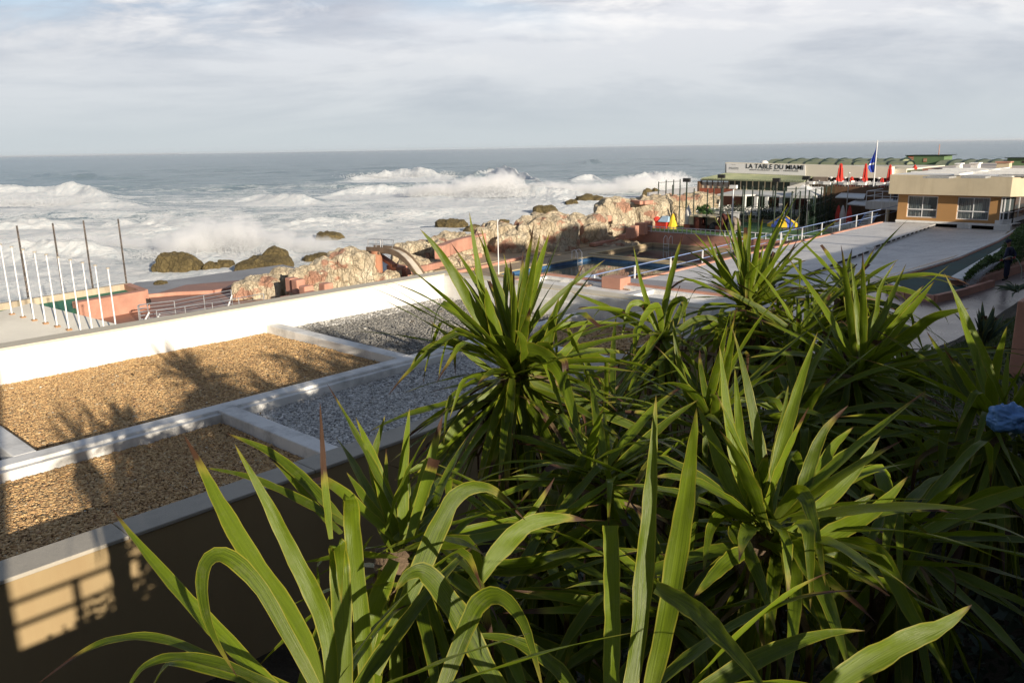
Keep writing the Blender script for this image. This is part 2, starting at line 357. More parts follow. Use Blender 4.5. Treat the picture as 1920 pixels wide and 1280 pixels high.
c3 = t.noise(t.map(pr, (.5, .9, 1), loc=(1.3, 9.0, 5)), 1.0, 5, .5)
sky_s = t.mix(1.0, sky, (1.0, 1.0, 1.0), 'MULTIPLY')
# cloud body: lavender grey underside with paler lit flanks
body = t.mix(t.ramp(c1, [(.38, 0), (.49, .5), (.58, 1)]), (2.9, 3.2, 3.85), (5.5, 5.6, 5.9))
body = t.mix(t.math('MULTIPLY', t.ramp(c2, [(.49, 0), (.64, 1)]), t.ramp(z, [(.07, 0), (.19, 1)])), body, (7.6, 7.4, 7.2))
clear = t.mix(.6, sky_s, (4.6, 6.0, 7.6))
cover = t.math('MULTIPLY', t.ramp(c3, [(.52, 0), (.62, 1)]), t.ramp(z, [(.10, 0), (.20, 1)]))
cover = t.math('MULTIPLY', cover, t.ramp(c1, [(.4, 1), (.6, .3)]))
vl = t.N('ShaderNodeVectorMath', operation='DOT_PRODUCT', inp={0: tc, 1: (-math.cos(HD), -math.sin(HD), 0)}).outputs['Value']
lf = t.math('MULTIPLY', t.math('MULTIPLY', t.ramp(vl, [(.18, 0), (.48, 1)]), t.ramp(z, [(.10, 0), (.20, 1)])), t.ramp(c2, [(.42, 1), (.58, .1)]))
cover = t.math('MAXIMUM', cover, lf)
c = t.mix(cover, body, clear)
# pale band low over the sea
hz = t.ramp(z, [(0, 1), (.02, .93), (.07, .5), (.15, 0)])
c = t.mix(hz, c, (4.1, 4.5, 4.7))
# thinner, bluer and darker sky overhead and inland
vf = t.N('ShaderNodeVectorMath', operation='DOT_PRODUCT', inp={0: tc, 1: (-math.sin(HD), math.cos(HD), 0)}).outputs['Value']
c = t.mix(t.ramp(z, [(.22, 0), (.55, 1)]), c, (.95, 1.3, 2.0))
c = t.mix(t.ramp(vf, [(.0, .8), (.55, 0)]), c, (1.1, 1.3, 1.7))
bg = t.N('ShaderNodeBackground', inp={0: c, 1: .1}).outputs[0]
o = t.N('ShaderNodeOutputWorld'); t.l.new(bg, o.inputs[0])
sc.view_settings.view_transform = 'Standard'; sc.view_settings.look = 'None'; sc.view_settings.exposure = .55; sc.view_settings.gamma = 1
# ------------------------------------------------------------------ vectorised value noise
TAB = rng.random((256, 256))
def vnoise(x, y):
    xi = np.floor(x).astype(int); yi = np.floor(y).astype(int); fx = x-xi; fy = y-yi
    fx = fx*fx*(3-2*fx); fy = fy*fy*(3-2*fy)
    a = TAB[xi & 255, yi & 255]; b = TAB[(xi+1) & 255, yi & 255]; c = TAB[xi & 255, (yi+1) & 255]; d = TAB[(xi+1) & 255, (yi+1) & 255]
    return (a*(1-fx)+b*fx)*(1-fy)+(c*(1-fx)+d*fx)*fy
def fbm(x, y, o=4, g=.5):
    s = 0; a = 1; n = 0
    for i in range(o): s = s+a*vnoise(x*2**i+17.3*i, y*2**i+5.1*i); n += a; a *= g
    return s/n
# ------------------------------------------------------------------ sea
NA, NR = 900, 640
az = np.linspace(math.radians(-47), math.radians(44), NA)         # from the view axis
inv = np.linspace(1/48.0, 1/26000.0, NR); r = 1/inv
A, R = np.meshgrid(az, r); ang = HD-A+PI/2                        # direction angle in the world
X = R*np.cos(ang); Y = R*np.sin(ang)
# view-aligned wave axes: q across, s away
S_ = X*fw.x/math.hypot(fw.x, fw.y)+Y*fw.y/math.hypot(fw.x, fw.y); Q = X*ri.x/math.hypot(ri.x, ri.y)+Y*ri.y/math.hypot(ri.x, ri.y)
def swell(L, d, A_, ph, warp):
    k = 2*PI/L; th_ = k*(S_*math.cos(d)+Q*math.sin(d))+ph+warp*fbm(X/L/2, Y/L/2, 2)*6
    return A_*(np.sin(th_)+.35*np.sin(2*th_+.6))
fade = np.clip(1.6-R/1400, .25, 1)
Z = (swell(46, .12, .38, 0, .8)+swell(27, -.25, .22, 1, 1)+swell(70, .05, .45, 2, .5)+.5*(fbm(X/9, Y/9, 4)-.5)+.9*(fbm(X/22+9, Y/30, 3)-.5))*fade
Z += .30*(fbm(X/3.1, Y/3.1, 3)-.5)*(R < 220)
FO = np.zeros_like(Z)
# surf zone: churned foam near the rocks, thinning out to sea
near = np.clip((300-R)/190, 0, 1)
FO += .15+.42*near*(.35+1.1*fbm(Q/70+3, S_/26, 3))
FO -= np.clip((R-330)/500, 0, .55)
FO += .20*(fbm(Q/60, S_/18+7, 3)-.5)
chop = (.55*np.abs(fbm(X/1.9, Y/1.9, 3)-.5)*2+.7*np.abs(fbm(X/4.7+3, Y/4.7, 3)-.5)*2)
# breakers: (pixel line of the crest, height, half-width seaward, foam, foam skirt towards the shore)
BR = [([(-140, 352), (0, 350), (90, 347), (170, 352), (235, 364)], 3.0, 12, 1.1, 24),
      ([(615, 326), (640, 322), (740, 318), (850, 321), (872, 327)], 3.4, 14, 1.1, 26),
      ([(855, 322), (920, 313), (985, 320), (1040, 330)], 3.6, 15, .55, 8),
      ([(1060, 333), (1108, 327), (1155, 334)], 1.6, 14, .9, 12),
      ([(1170, 330), (1215, 322), (1260, 326), (1330, 330)], 3.2, 14, .45, 8),
      ([(-120, 414), (0, 413), (90, 410), (172, 409)], 1.7, 7, 1.2, 14),
      ([(172, 414), (215, 411), (250, 413)], 1.1, 7, .15, 2),
      ([(200, 413), (300, 407), (400, 414)], 1.4, 7, 1.0, 10),
      ([(395, 368), (480, 360), (560, 366), (640, 372)], 1.7, 10, .6, 9),
      ([(540, 365), (650, 353), (790, 352), (870, 362)], 1.7, 10, .8, 12),
      ([(755, 353), (830, 350), (880, 347), (940, 346), (1000, 349), (1090, 352), (1180, 352)], 2.6, 9, 1.2, 24),
      ([(-100, 470), (60, 466), (160, 463), (260, 470)], 1.1, 5, .9, 7),
      ([(300, 470), (400, 455), (470, 450), (560, 470)], 1.6, 5, 1.0, 9),
      ([(100, 376), (200, 380), (330, 384)], 1.3, 8, .45, 7),
      ([(20, 327), (90, 322), (170, 327), (230, 329)], 2.2, 16, .1, 2),
      ([(1080, 302), (1130, 300), (1170, 303)], 2.2, 18, .35, 3),
      ([(1000, 372), (1100, 368), (1160, 366)], 1.2, 5, .9, 10),
      ([(470, 425), (600, 410), (760, 405)], 1.0, 5, .8, 8)]
fh = Vector((fw.x, fw.y)).normalized(); rh = Vector((ri.x, ri.y)).normalized()
for pts, H, Wd, fo, sk in BR:
    W_ = [AZ(px, py+H*8, 0) for px, py in pts]     # rough base of the crest
    W_ = [AZ(px, py, H*.9) for px, py in pts]
    q = np.array([p.x*rh.x+p.y*rh.y for p in W_]); s_ = np.array([p.x*fh.x+p.y*fh.y for p in W_]); o_ = np.argsort(q); q = q[o_]; s_ = s_[o_]
    sc_ = np.interp(Q, q, s_); dd = S_-sc_+(fbm(Q/14+H, Q*0+H, 3)-.5)*Wd*.9
    tt = (Q-q[0])/(q[-1]-q[0]); en = np.clip(np.minimum(tt, 1-tt)*2.6, 0, 1)*((tt > 0) & (tt < 1)); en = en*en*(3-2*en)
    amp = H*en*(.7+.6*fbm(Q/11+3*H, Q*0+1, 3))
    prof = np.where(dd > 0, np.exp(-(dd/Wd)**2), np.exp(-(dd/(Wd*.42))**2))
    lump = np.where(dd < Wd*.3, 1+.6*(fbm(X/2.3, Y/2.3, 3)-.5)*(R < 300)+1.1*(fbm(X/6, Y/6, 4, .6)-.5), 1)
    Z += amp*prof*lump
    # translucent green back face stays clear, front face is white
    front = np.exp(-((dd+sk*.45)/(sk*.62))**2)
    FO = np.where(dd > Wd*.35, FO-.25*prof*en, FO)
    FO += fo*en*front*(.75+.6*fbm(X/4, Y/4, 3))+.45*fo*en*np.exp(-(dd/(Wd*.3))**2)
    FO += .35*fo*en*np.exp(-((dd+sk*1.6)/(sk*1.2))**2)
Z += chop*np.clip(FO-.35, 0, .7)*(R < 700)*(1+1.2*np.clip(FO-.8, 0, .4))
# clean land side and a calm edge far out
Zs = Z-.2
m = bpy.data.materials.new('sea_water'); t = NT(m); p = t.N('ShaderNodeNewGeometry').outputs['Position']
rot = t.map(p, rot=(0, 0, -HD)); fo = t.N('ShaderNodeAttribute', attribute_name='foam').outputs['Fac']
wv = t.N('ShaderNodeVectorMath', operation='ADD', inp={0: t.map(rot, (1, 1.0, 1)), 1: t.N('ShaderNodeVectorMath', operation='SCALE', inp={0: t.noise(rot, .12, 3, out='Color'), 3: 7.0}).outputs[0]}).outputs[0]
n1 = t.noise(t.map(wv, (.10, .26, .2)), 1, 10, .68, .6); n2 = t.noise(t.map(wv, (.5, 1.0, .6)), 1, 8, .72, 1.0)
rd1 = t.math('SUBTRACT', 1, t.math('MULTIPLY', t.math('ABSOLUTE', t.math('SUBTRACT', n2, .5)), 4.6))     # lacy veins
ff = t.math('ADD', t.math('ADD', t.math('MULTIPLY', t.math('SUBTRACT', n1, .12), 1.25), t.math('MULTIPLY', rd1, .40)), t.math('SUBTRACT', fo, 1.02))
ff = t.math('ADD', ff, t.math('MULTIPLY', t.noise(p, 2.4, 6, .7), .16))
mask = t.ramp(ff, [(0, 0), (.10, .45), (.27, .97)])
wat = t.mix(t.ramp(n1, [(.3, 0), (.7, 1)]), (.16, .235, .28), (.25, .32, .35))
nb = t.bump(t.noise(t.map(rot, (.9, 1.6, 1)), 1.2, 8, .65), 1.0, .6)
nb2 = t.bump(t.noise(t.map(rot, (.05, .11, 1)), 1.2, 6, .6), .8, 3.5, nb)
ws = t.bsdf(Base_Color=wat, Roughness=.22, Normal=nb2, IOR=1.33, Specular_IOR_Level=.5)
fs = t.bsdf(Base_Color=t.mix(t.ramp(t.noise(wv, .5, 8, .75), [(.35, 0), (.6, 1)]), (.70, .76, .79), (.97, .97, .96)), Roughness=.9, Normal=t.bump(t.noise(t.map(rot, (1, 1, .7)), .7, 10, .75), 1.0, .9), Specular_IOR_Level=.1)
mx = t.N('ShaderNodeMixShader', inp={0: mask}); t.l.new(ws, mx.inputs[1]); t.l.new(fs, mx.inputs[2]); t.out(mx.outputs[0])
M['sea'] = m
idx = np.arange(NA*NR).reshape(NR, NA); q4 = np.stack([idx[:-1, :-1], idx[:-1, 1:], idx[1:, 1:], idx[1:, :-1]], -1).reshape(-1, 4)[:, ::-1]
sea = npmesh('sea', np.stack([X, Y, Zs], -1).reshape(-1, 3), q4, m, smooth=True, attrs={'foam': ('FLOAT', FO.ravel())}); tag(sea, kind='structure')
# the rest of the sea, plain, so that the water also lies outside this view
mb = MB(); mb.quad((-40000, -30000, -3.2), (40000, -30000, -3.2), (40000, 40000, -3.2), (-40000, 40000, -3.2)); struct(mb, 'sea_floor', M['land'])
# ---- spray thrown up where waves hit rock or topple
sm = bpy.data.materials.new('white_spray'); t = NT(sm)
d = t.bsdf(Base_Color=(.93, .94, .95, 1), Roughness=1, Specular_IOR_Level=0); tl = t.N('ShaderNodeBsdfTranslucent', inp={0: (.9, .92, .94, 1)}).outputs[0]
mx = t.N('ShaderNodeMixShader', inp={0: .45}); t.l.new(d, mx.inputs[1]); t.l.new(tl, mx.inputs[2]); t.out(mx.outputs[0])
def spray(pts, n, size, label, thick=3):
    """pts: (px, py of foot, height in m, half-width px)"""
    P_ = []; 
    for k in range(n):
        a = random.choices(pts, weights=[q[2]*q[3] for q in pts])[0]
        b = AZ(a[0]+random.gauss(0, .5)*a[3], a[1], .3)
        # plume: streaks rising and leaning away, thinning with height
        h = a[2]*random.random()**1.9*(.55+.9*noise.noise((b.x*.35, b.y*.35, 3))+.35)
        h = max(h, random.random()*.4)
        b = b+Vector((fh.x, fh.y, 0))*random.gauss(0, thick*.5)+Vector((rh.x, rh.y, 0))*h*.25*random.gauss(-.2, .5); b.z = .1+h
        P_.append((b.x, b.y, b.z, size*random.uniform(.35, 1.3)*(1.25-.75*min(1, h/a[2]))))
    P_ = np.array(P_); tet = np.array([(1, 1, 1), (1, -1, -1), (-1, 1, -1), (-1, -1, 1)])*.58
    rot_ = rng.normal(size=(n, 3)); rot_ /= np.linalg.norm(rot_, axis=1)[:, None]; an = rng.random(n)*6.28
    V_ = tet[None]+0*rot_[:, None]; k_ = rot_[:, None, :]; cs = np.cos(an)[:, None, None]; sn = np.sin(an)[:, None, None]
    V_ = V_*cs+np.cross(np.broadcast_to(k_, V_.shape), V_)*sn+k_*(V_*k_).sum(-1, keepdims=True)*(1-cs)
    V_ = V_*P_[:, None, 3:4]+P_[:, None, :3]
    f = np.array([(0, 1, 2), (0, 3, 1), (0, 2, 3), (1, 3, 2)]); Fq = (np.arange(n)[:, None, None]*4+f[None]).reshape(-1, 3)
    o = npmesh('sea_spray', V_.reshape(-1, 3), Fq, sm); return tag(o, label, 'spray', kind='stuff')
# soft mist: closed puffs filled with an uneven white volume
vm = bpy.data.materials.new('spray_mist'); t = NT(vm)
oc = t.N('ShaderNodeTexCoord').outputs['Object']; le = t.N('ShaderNodeVectorMath', operation='LENGTH', inp={0: oc}).outputs['Value']
wp = t.N('ShaderNodeNewGeometry').outputs['Position']
nz = t.noise(wp, .55, 5, .62, .6); fo_ = t.math('SUBTRACT', 1, le)
dn = t.ramp(t.math('ADD', t.math('MULTIPLY', fo_, .75), t.math('SUBTRACT', nz, .62)), [(0, 0), (.35, 1)])
rndv = t.N('ShaderNodeObjectInfo').outputs['Random']
pvn = t.N('ShaderNodeVolumePrincipled', inp={'Color': (.997, .997, .998, 1), 'Anisotropy': .1}); t.l.new(t.math('MULTIPLY', dn, .85), pvn.inputs['Density'])
ov = t.N('ShaderNodeOutputMaterial'); t.l.new(pvn.outputs[0], ov.inputs[1])
def mist(parts, name_lab):
    root = None
    for px, py, hw, h, th_ in parts:
        c = AZ(px, py, 0); s_ = hw/F*(c-CAM).length
        bm = bmesh.new(); bmesh.ops.create_icosphere(bm, subdivisions=3, radius=1); me = bpy.data.meshes.new('mist'); bm.to_mesh(me); bm.free(); me.materials.append(vm)
        o = link(bpy.data.objects.new('mist_puff', me)); o.location = (c.x, c.y, h*.42); o.rotation_euler = (0, 0, HD); o.scale = (s_*1.15, th_, h*.85)
        tag(o, name_lab if root is None else name_lab, 'spray', name_lab, 'stuff'); root = o
sc.cycles.volume_bounces = 12; sc.cycles.volume_step_rate = 1.5; sc.cycles.volume_max_steps = 128
spray([(330, 468, 2.2, 45), (375, 470, 3.2, 45), (420, 472, 4.2, 45), (455, 474, 4.0, 40), (500, 478, 2.6, 50), (560, 468, 1.3, 60), (300, 480, 1.3, 60)], 26000, .06, 'white spray bursting over the brown rocks')
mist([(340, 478, 60, 3.0, 2.5), (395, 476, 55, 4.4, 3), (450, 476, 55, 5.0, 3), (510, 478, 60, 3.0, 2.5), (580, 470, 60, 1.8, 2.5)], 'soft white mist over the brown rocks')
spray([(60, 468, 1.3, 60), (130, 462, 1.8, 40), (200, 466, 1.3, 60)], 9000, .06, 'low white spray behind the white flagpoles')
mist([(70, 470, 70, 1.8, 2), (150, 466, 60, 2.0, 2), (240, 470, 50, 1.8, 2)], 'low mist behind the flagpoles')
spray([(830, 366, 3, 50), (945, 366, 4.5, 50), (900, 368, 4, 50), (790, 366, 3, 40), (1030, 362, 2.6, 60)], 14000, .13, 'white spray off the toppling middle breaker', 6)
mist([(820, 368, 70, 3.5, 5), (890, 367, 60, 5, 5), (945, 366, 45, 6.5, 5), (1030, 364, 70, 3.2, 5), (1120, 362, 60, 2.6, 5)], 'soft mist over the middle breaker')
spray([(1190, 350, 3, 26), (1225, 352, 4, 26), (1260, 352, 3, 30)], 6000, .13, 'white spray off the waves behind the tall court posts', 5)
mist([(1190, 358, 60, 4, 5), (1245, 356, 60, 5, 5)], 'soft mist behind the tall court posts')
spray([(60, 385, 2.6, 60), (150, 383, 2.8, 50), (10, 385, 2.6, 50)], 6000, .13, 'white spray along the far left breaker', 5)
spray([(700, 333, 3, 50), (780, 331, 3.5, 50), (830, 331, 3, 30)], 6000, .18, 'white spray along the long far breaker', 5)
hz_ = MB(); hz_.box(-60000, 60000, -60000, 60000, -4.4, 29.5)
hm = bpy.data.materials.new('sea_haze'); t = NT(hm); pvh = t.N('ShaderNodeVolumePrincipled', inp={'Color': (.93, .96, 1, 1), 'Density': 4e-5, 'Anisotropy': .2}); ov = t.N('ShaderNodeOutputMaterial'); t.l.new(pvh.outputs[0], ov.inputs[1])
o = hz_.build('haze', hm); tag(o, kind='stuff')
# ------------------------------------------------------------------ ground
def zs(y): return 6.9-.7*(y-38)/33            # the terrace falls gently away
def AS(px, py, dz=0):
    z = 6.6
    for _ in range(8): p = AZ(px, py, z+dz); z = zs(p.y)
    return AZ(px, py, z+dz)
def terr(x, y):
    t_ = max(0, min(1, (y-6)/22)); lo = 8.7*(1-t_)+7.1*t_
    s = max(0, min(1, (x+5.6)/5.6)); k = s*s*(3-2*s)*.35+s*.65
    return lo+(11.15-lo)*k
gx = np.linspace(-5.9, .3, 40); gy = np.concatenate([np.linspace(-9, 20, 110), np.linspace(20.5, 90, 90)])
GX, GY = np.meshgrid(gx, gy); GZ = np.array([[terr(a, b) for a in gx] for b in gy])+.10*(fbm(GX*1.3, GY*1.3, 4)-.5)
n_ = len(gx); k_ = 110
idx = np.arange(len(gy)*n_).reshape(len(gy), n_); q4 = np.stack([idx[:-1, :-1], idx[:-1, 1:], idx[1:, 1:], idx[1:, :-1]], -1)
Vt = np.stack([GX, GY, GZ], -1).reshape(-1, 3)
o = npmesh('garden_slope', Vt, q4.reshape(-1, 4), M['soil'], smooth=True); tag(o, kind='structure')
# promenade behind the camera
struct(MB().box(.3, 14, -40, 130, 3, 11.16), 'promenade', M['asphalt'])
struct(MB().box(14, 400, -200, 300, 3, 11.0), 'street_ground', M['asphalt'])
# lower levels
mb = MB(); mb.box(-22.7, .2, 11.8, 300, -1, 6.1); struct(mb, 'inner_ground', M['deck'])
PT = [(-5.0, 11.8), (-5.0, 75), (-11.8, 75), (-12.4, 40), (-13.5, 33), (-21.4, 31), (-21.4, 26), (-13, 11.8)]
mb = MB(); mb.prism(PT, 6.0, [zs(q[1])-.1 for q in PT]); struct(mb, 'wet_path', M['path'])
# pool level: a slab in strips round the two pools, each with its basin
x0, x1 = -50.5, -22.7
P1 = (-40.2, -28.9, 42, 53.6); P2 = (-41.2, -26.5, 55.2, 64.4); zp = 4.0
mb = MB()
mb.box(-43, x1, 12, P1[2], 2.0, zp); mb.box(x0, P1[0], P1[2], P1[3], 2.0, zp); mb.box(P1[1], x1, P1[2], P1[3], 2.0, zp)
mb.box(x0, x1, P1[3], P2[2], 2.0, zp); mb.box(x0, P2[0], P2[2], P2[3], 2.0, zp); mb.box(P2[1], x1, P2[2], P2[3], 2.0, zp); mb.box(x0, x1, P2[3], 65.3, 2.0, zp)
struct(mb, 'pool_deck', M['deck'])
wm = bpy.data.materials.new('pool_water'); t = NT(wm); p = t.N('ShaderNodeNewGeometry').outputs['Position']
t.out(t.bsdf(Base_Color=(.03, .05, .06, 1), Roughness=.02, Normal=t.bump(t.noise(p, .8, 4), .12, .02), IOR=1.33, Specular_IOR_Level=.75))
for k, (a, b, c, d) in enumerate((P1, P2)):
    mb = MB(); mb.quad((a, c, zp-.27), (b, c, zp-.27), (b, d, zp-.27), (a, d, zp-.27)); o = struct(mb, 'pool_water', wm)
    mb = MB(); e = .06
    for q in ((a, a+e, c, d), (b-e, b, c, d), (a+e, b-e, d-e, d), (a+e, b-e, c, c+e)): mb.box(*q, zp-1.2, zp-.02)
    o = mb.build('pool_rim', M['poolblue'] if k == 0 else M['deck']); tag(o, kind='structure')
    mb = MB(); w_ = .35; h = .07     # raised pale edge
    for q in ((a-w_, a, c-w_, d+w_), (b, b+w_, c-w_, d+w_), (a, b, d, d+w_), (a, b, c-w_, c)): mb.box(*q, zp-.1, zp+h)
    struct(mb, 'pool_edge', mat('pool_edge_stone', (.52, .42, .24), .7, .1, 2))
mb = MB(); 
for a, b in ((-43.4, -43.2), (-44.9, -44.75)): mb.box(a, b, 40, 65, zp, zp+.06)
struct(mb, 'deck_channel_kerb', M['deck'])
# court level
mb = MB(); mb.box(-50, -22.7, 65.3, 100, 2, 4.98); struct(mb, 'court_base', M['pink'])
mb = MB(); mb.quad((-46, 65.6, 5.0), (-24, 65.6, 5.0), (-24, 84, 5.0), (-46, 84, 5.0)); struct(mb, 'court_floor', M['lawnfar'])
mb = MB(); mb.box(-66, -22.7, 100, 300, -2, 5.2); mb.box(-72, -66, 112, 300, -2, 4.0); struct(mb, 'far_ground', M['land'])
mb = MB(); mb.box(-22.7, .3, 100, 300, 6.1, 6.6); struct(mb, 'far_yard', M['deck'])
# pink lower terrace at the left and grey promenade by the sea
mb = MB(); mb.prism([(-58.5, 10), (-58.5, 22.5), (-62.5, 29), (-60, 36), (-57, 42), (-50.5, 44), (-50.5, 12), (-45, 8)], 0, 2.7); struct(mb, 'lower_terrace', M['pinkdark'])
g = [AZ(282, 563, 1.5), AZ(400, 548, 1.5), AZ(455, 540, 1.5), AZ(520, 518, 1.5), AZ(560, 503, 1.5), AZ(530, 496, 1.5), AZ(434, 509, 1.5), AZ(330, 524, 1.5), AZ(255, 529, 1.5), AZ(225, 545, 1.5)]
mb = MB(); mb.prism([(q.x, q.y) for q in g], -1.5, 1.5); struct(mb, 'sea_promenade', M['greydeck'])
mb = MB(); 
pk = [AZ(272, 553, 2.9), AZ(330, 548, 2.9), (AZ(400, 545, 2.9)), AZ(450, 536, 2.9)]
for a, b in zip(pk, pk[1:]): mb.beam((a.x, a.y, 2.2), (b.x, b.y, 2.2), .35, 1.5)
single(mb, 'sea_wall', M['pink'], 'low curved pink wall between the grey sea promenade and the lower terrace', 'wall', (pk[1].x, pk[1].y, 1.5))
# ------------------------------------------------------------------ the gravel-roofed building in front
gb = thing('gravel_roof_building', 'long low ochre walled building whose flat roof holds gravel beds between white kerbs', 'building', (-9, 2, 4))
XL, XN, YE = -12.42, -5.85, 11.35
mb = MB(); mb.box(-12.74, XN, -9, 11.64, 4, 9.80); mb.box(-6.12, XN, -9, 11.64, 9.80, 10.19); mb.build('wall', M['nearwall'], gb)
cp = MB()
y = -9
while y < 11.6:
    L = random.uniform(1.6, 2.2); cp.box(-6.16, -5.838, y, min(11.66, y+L-.008), 10.19+random.uniform(0, .004), 10.225); y += L
cp.build('coping', M['coping'], gb, bevel=.008)
mb = MB(); mb.box(-12.74, XL, -9, 11.66, 9.80, 10.40); mb.box(XL, -6.13, YE, 11.66, 9.80, 10.40)
mb.box(XL, XL+.025, -9, YE, 9.80, 10.22); mb.box(XL+.025, -6.13, YE-.025, YE, 9.80, 10.22); mb.build('parapet', M['white'], gb, bevel=.006)
mb = MB(); mb.box(-12.80, XL-.01, -9, 11.70, 10.402, 10.43); mb.box(XL-.01, -6.13, YE+.04, 11.70, 10.402, 10.43); mb.build('parapet_cap', M['cap'], gb, bevel=.006)
def kerb(x0, x1, y0, y1):
    mb = MB(); mb.box(x0, x1, y0, y1, 9.80, 10.065); mb.build('kerb', M['white_div'], gb, bevel=.012)
kerb(-8.82, -8.60, -9, YE-.026)
kerb(XL+.026, -8.821, 7.10, 7.32); kerb(XL+.026, -8.821, 2.12, 2.34); kerb(-8.599, -6.121, 4.20, 4.42); kerb(-8.599, -6.121, 8.9, 9.12)
# ledges of older paint beside the kerbs
mb = MB(); mb.box(-8.599, -8.52, 4.42, 8.9, 9.80, 10.03); mb.box(-8.599, -8.52, -9, 4.2, 9.80, 10.03); mb.build('kerb_step', M['white_div'], gb)
ZG = 9.93
def bed(x0, x1, y0, y1, m):
    mb = MB(); mb.box(x0, x1, y0, y1, 9.80, ZG-.012); mb.build('bed_floor', m, gb)
BEDS = [(XL+.026, -8.821, 2.341, 7.099, 'red'), (-8.519, -6.121, -9, 4.199, 'red'), (-8.519, -6.121, 4.421, 8.899, 'white'), (XL+.026, -8.821, 7.321, YE-.026, 'grey'),
        (XL+.026, -8.821, -9, 2.119, 'grey'), (-8.599, -6.121, 9.121, YE-.026, 'red')]
for a, b, c, d, kq in BEDS: bed(a, b, c, d, M[kq+'bed'])
def stones(a, b, c, d, n, size, m, label, flat=.55, pile=.02):
    base = np.array([(x, y, z) for z in (-1, 1) for y in (-1, 1) for x in (-1, 1)], float)*.5
    f = np.array([(0, 2, 3, 1), (4, 5, 7, 6), (0, 1, 5, 4), (2, 6, 7, 3), (0, 4, 6, 2), (1, 3, 7, 5)])
    V_ = base[None]*rng.uniform(.55, 1.3, (n, 8, 1))+rng.normal(0, .10, (n, 8, 3))
    V_ *= np.stack([rng.uniform(.7, 1.3, n), rng.uniform(.6, 1.1, n), rng.uniform(.25, .55, n)*flat/.55], -1)[:, None]
    yaw = rng.random(n)*6.28; ti = rng.normal(0, .25, n)
    x, y, z = V_[..., 0], V_[..., 1], V_[..., 2]; c1, s1 = np.cos(ti)[:, None], np.sin(ti)[:, None]; y, z = y*c1-z*s1, y*s1+z*c1
    c2_, s2 = np.cos(yaw)[:, None], np.sin(yaw)[:, None]; x, y = x*c2_-y*s2, x*s2+y*c2_
    S3 = size*rng.lognormal(0, .28, n)[:, None]; X_ = rng.uniform(a+.01, b-.01, n)[:, None]; Y_ = rng.uniform(c+.01, d-.01, n)[:, None]
    rel = pile*2*(fbm(X_[:, 0]*1.1, Y_[:, 0]*1.1, 3)-.5)[:, None]
    V_ = np.stack([x*S3+X_, y*S3+Y_, z*S3+ZG+rel+rng.uniform(-.25, .25, n)[:, None]*size*.5], -1)
    tint = np.repeat(np.clip(rng.beta(2, 2, n)+.0, 0, 1), 8)
    o = npmesh('gravel', V_.reshape(-1, 3), (np.arange(n)[:, None, None]*8+f[None]).reshape(-1, 4), m, attrs={'tint': ('FLOAT', tint)})
    return tag(o, label, 'gravel', kind='stuff')
stones(XL+.03, -8.83, 2.35, 7.09, 64000, .019, M['redstone'], 'reddish gravel filling the bed along the far white parapet')
stones(-8.515, -6.125, -1.2, 4.19, 60000, .0185, M['redstone'], 'reddish gravel filling the bed beside the near concrete coping')
stones(-8.515, -6.125, 4.43, 8.89, 40000, .020, M['whitestone'], 'white gravel filling the bed behind the large yuccas')
stones(XL+.03, -8.83, 7.33, YE-.03, 26000, .021, M['greystone'], 'dark grey gravel filling the bed in the far corner of the roof', pile=.01)
stones(XL+.03, XL+.5, 7.33, YE-.03, 2500, .024, M['whitestone'], 'pale loose gravel strewn along the foot of the far parapet')
stones(XL+.03, -8.83, -.6, 2.11, 6000, .021, M['greystone'], 'dark grey gravel in the bed cut by the left edge')
stones(-8.58, -6.125, 9.13, YE-.03, 9000, .030, M['redstone'], 'reddish gravel in the short end bed by the right parapet')
# ------------------------------------------------------------------ annex roof beyond it
an = thing('annex_building', 'lower white roofed annex with pink edging and small gravel patches beside the pool', 'building', (-17, 18, 4))
mb = MB(); mb.box(-21.6, -11.2, 12.3, 25.6, 4, 7.60); mb.build('roof', M['white'], an)
mb = MB(); mb.box(-21.9, -21.6, 12.3, 25.9, 4, 7.8); mb.box(-21.6, -11.2, 25.6, 25.9, 4, 7.8); mb.box(-11.2, -10.9, 12.3, 25.9, 4, 7.8); mb.build('edging', M['pink'], an, bevel=.02)
mb = MB(); mb.box(-21.6, -21.35, 12.3, 25.6, 7.60, 7.74); mb.box(-21.35, -11.2, 25.35, 25.6, 7.60, 7.74)
for y in (16, 20.5): mb.box(-21.35, -11.2, y, y+.25, 7.60, 7.73)
mb.box(-16.4, -16.1, 20.75, 25.35, 7.60, 7.73); mb.build('kerb', M['white_div'], an)
def patch(pix, m, nm):
    g = [AZ(*q, 7.62) for q in pix]; mb = MB(); mb.prism([(q.x, q.y) for q in g], 7.605, 7.64); mb.build(nm, m, an)
patch([(1015, 524), (1045, 518.5), (1072, 522), (1050, 528)], M['whitebed'], 'gravel_patch')
patch([(1068, 531), (1095, 524), (1125, 531), (1100, 537)], M['redbed'], 'gravel_patch')
patch([(1160, 541), (1163, 535), (1192, 538), (1180, 544)], M['redbed'], 'gravel_patch')
patch([(1212, 545), (1225, 541), (1262, 546), (1240, 550)], M['greybed'], 'gravel_patch')
q = AZ(1145, 541, 7.62); single(MB().box(q.x-.45, q.x+.45, q.y, q.y+.7, 7.61, 8.05), 'roof_hatch', M['pink'], 'small pink box standing on the annex roof among gravel patches', 'hatch', (q.x, q.y, 7.62), bevel=.02)
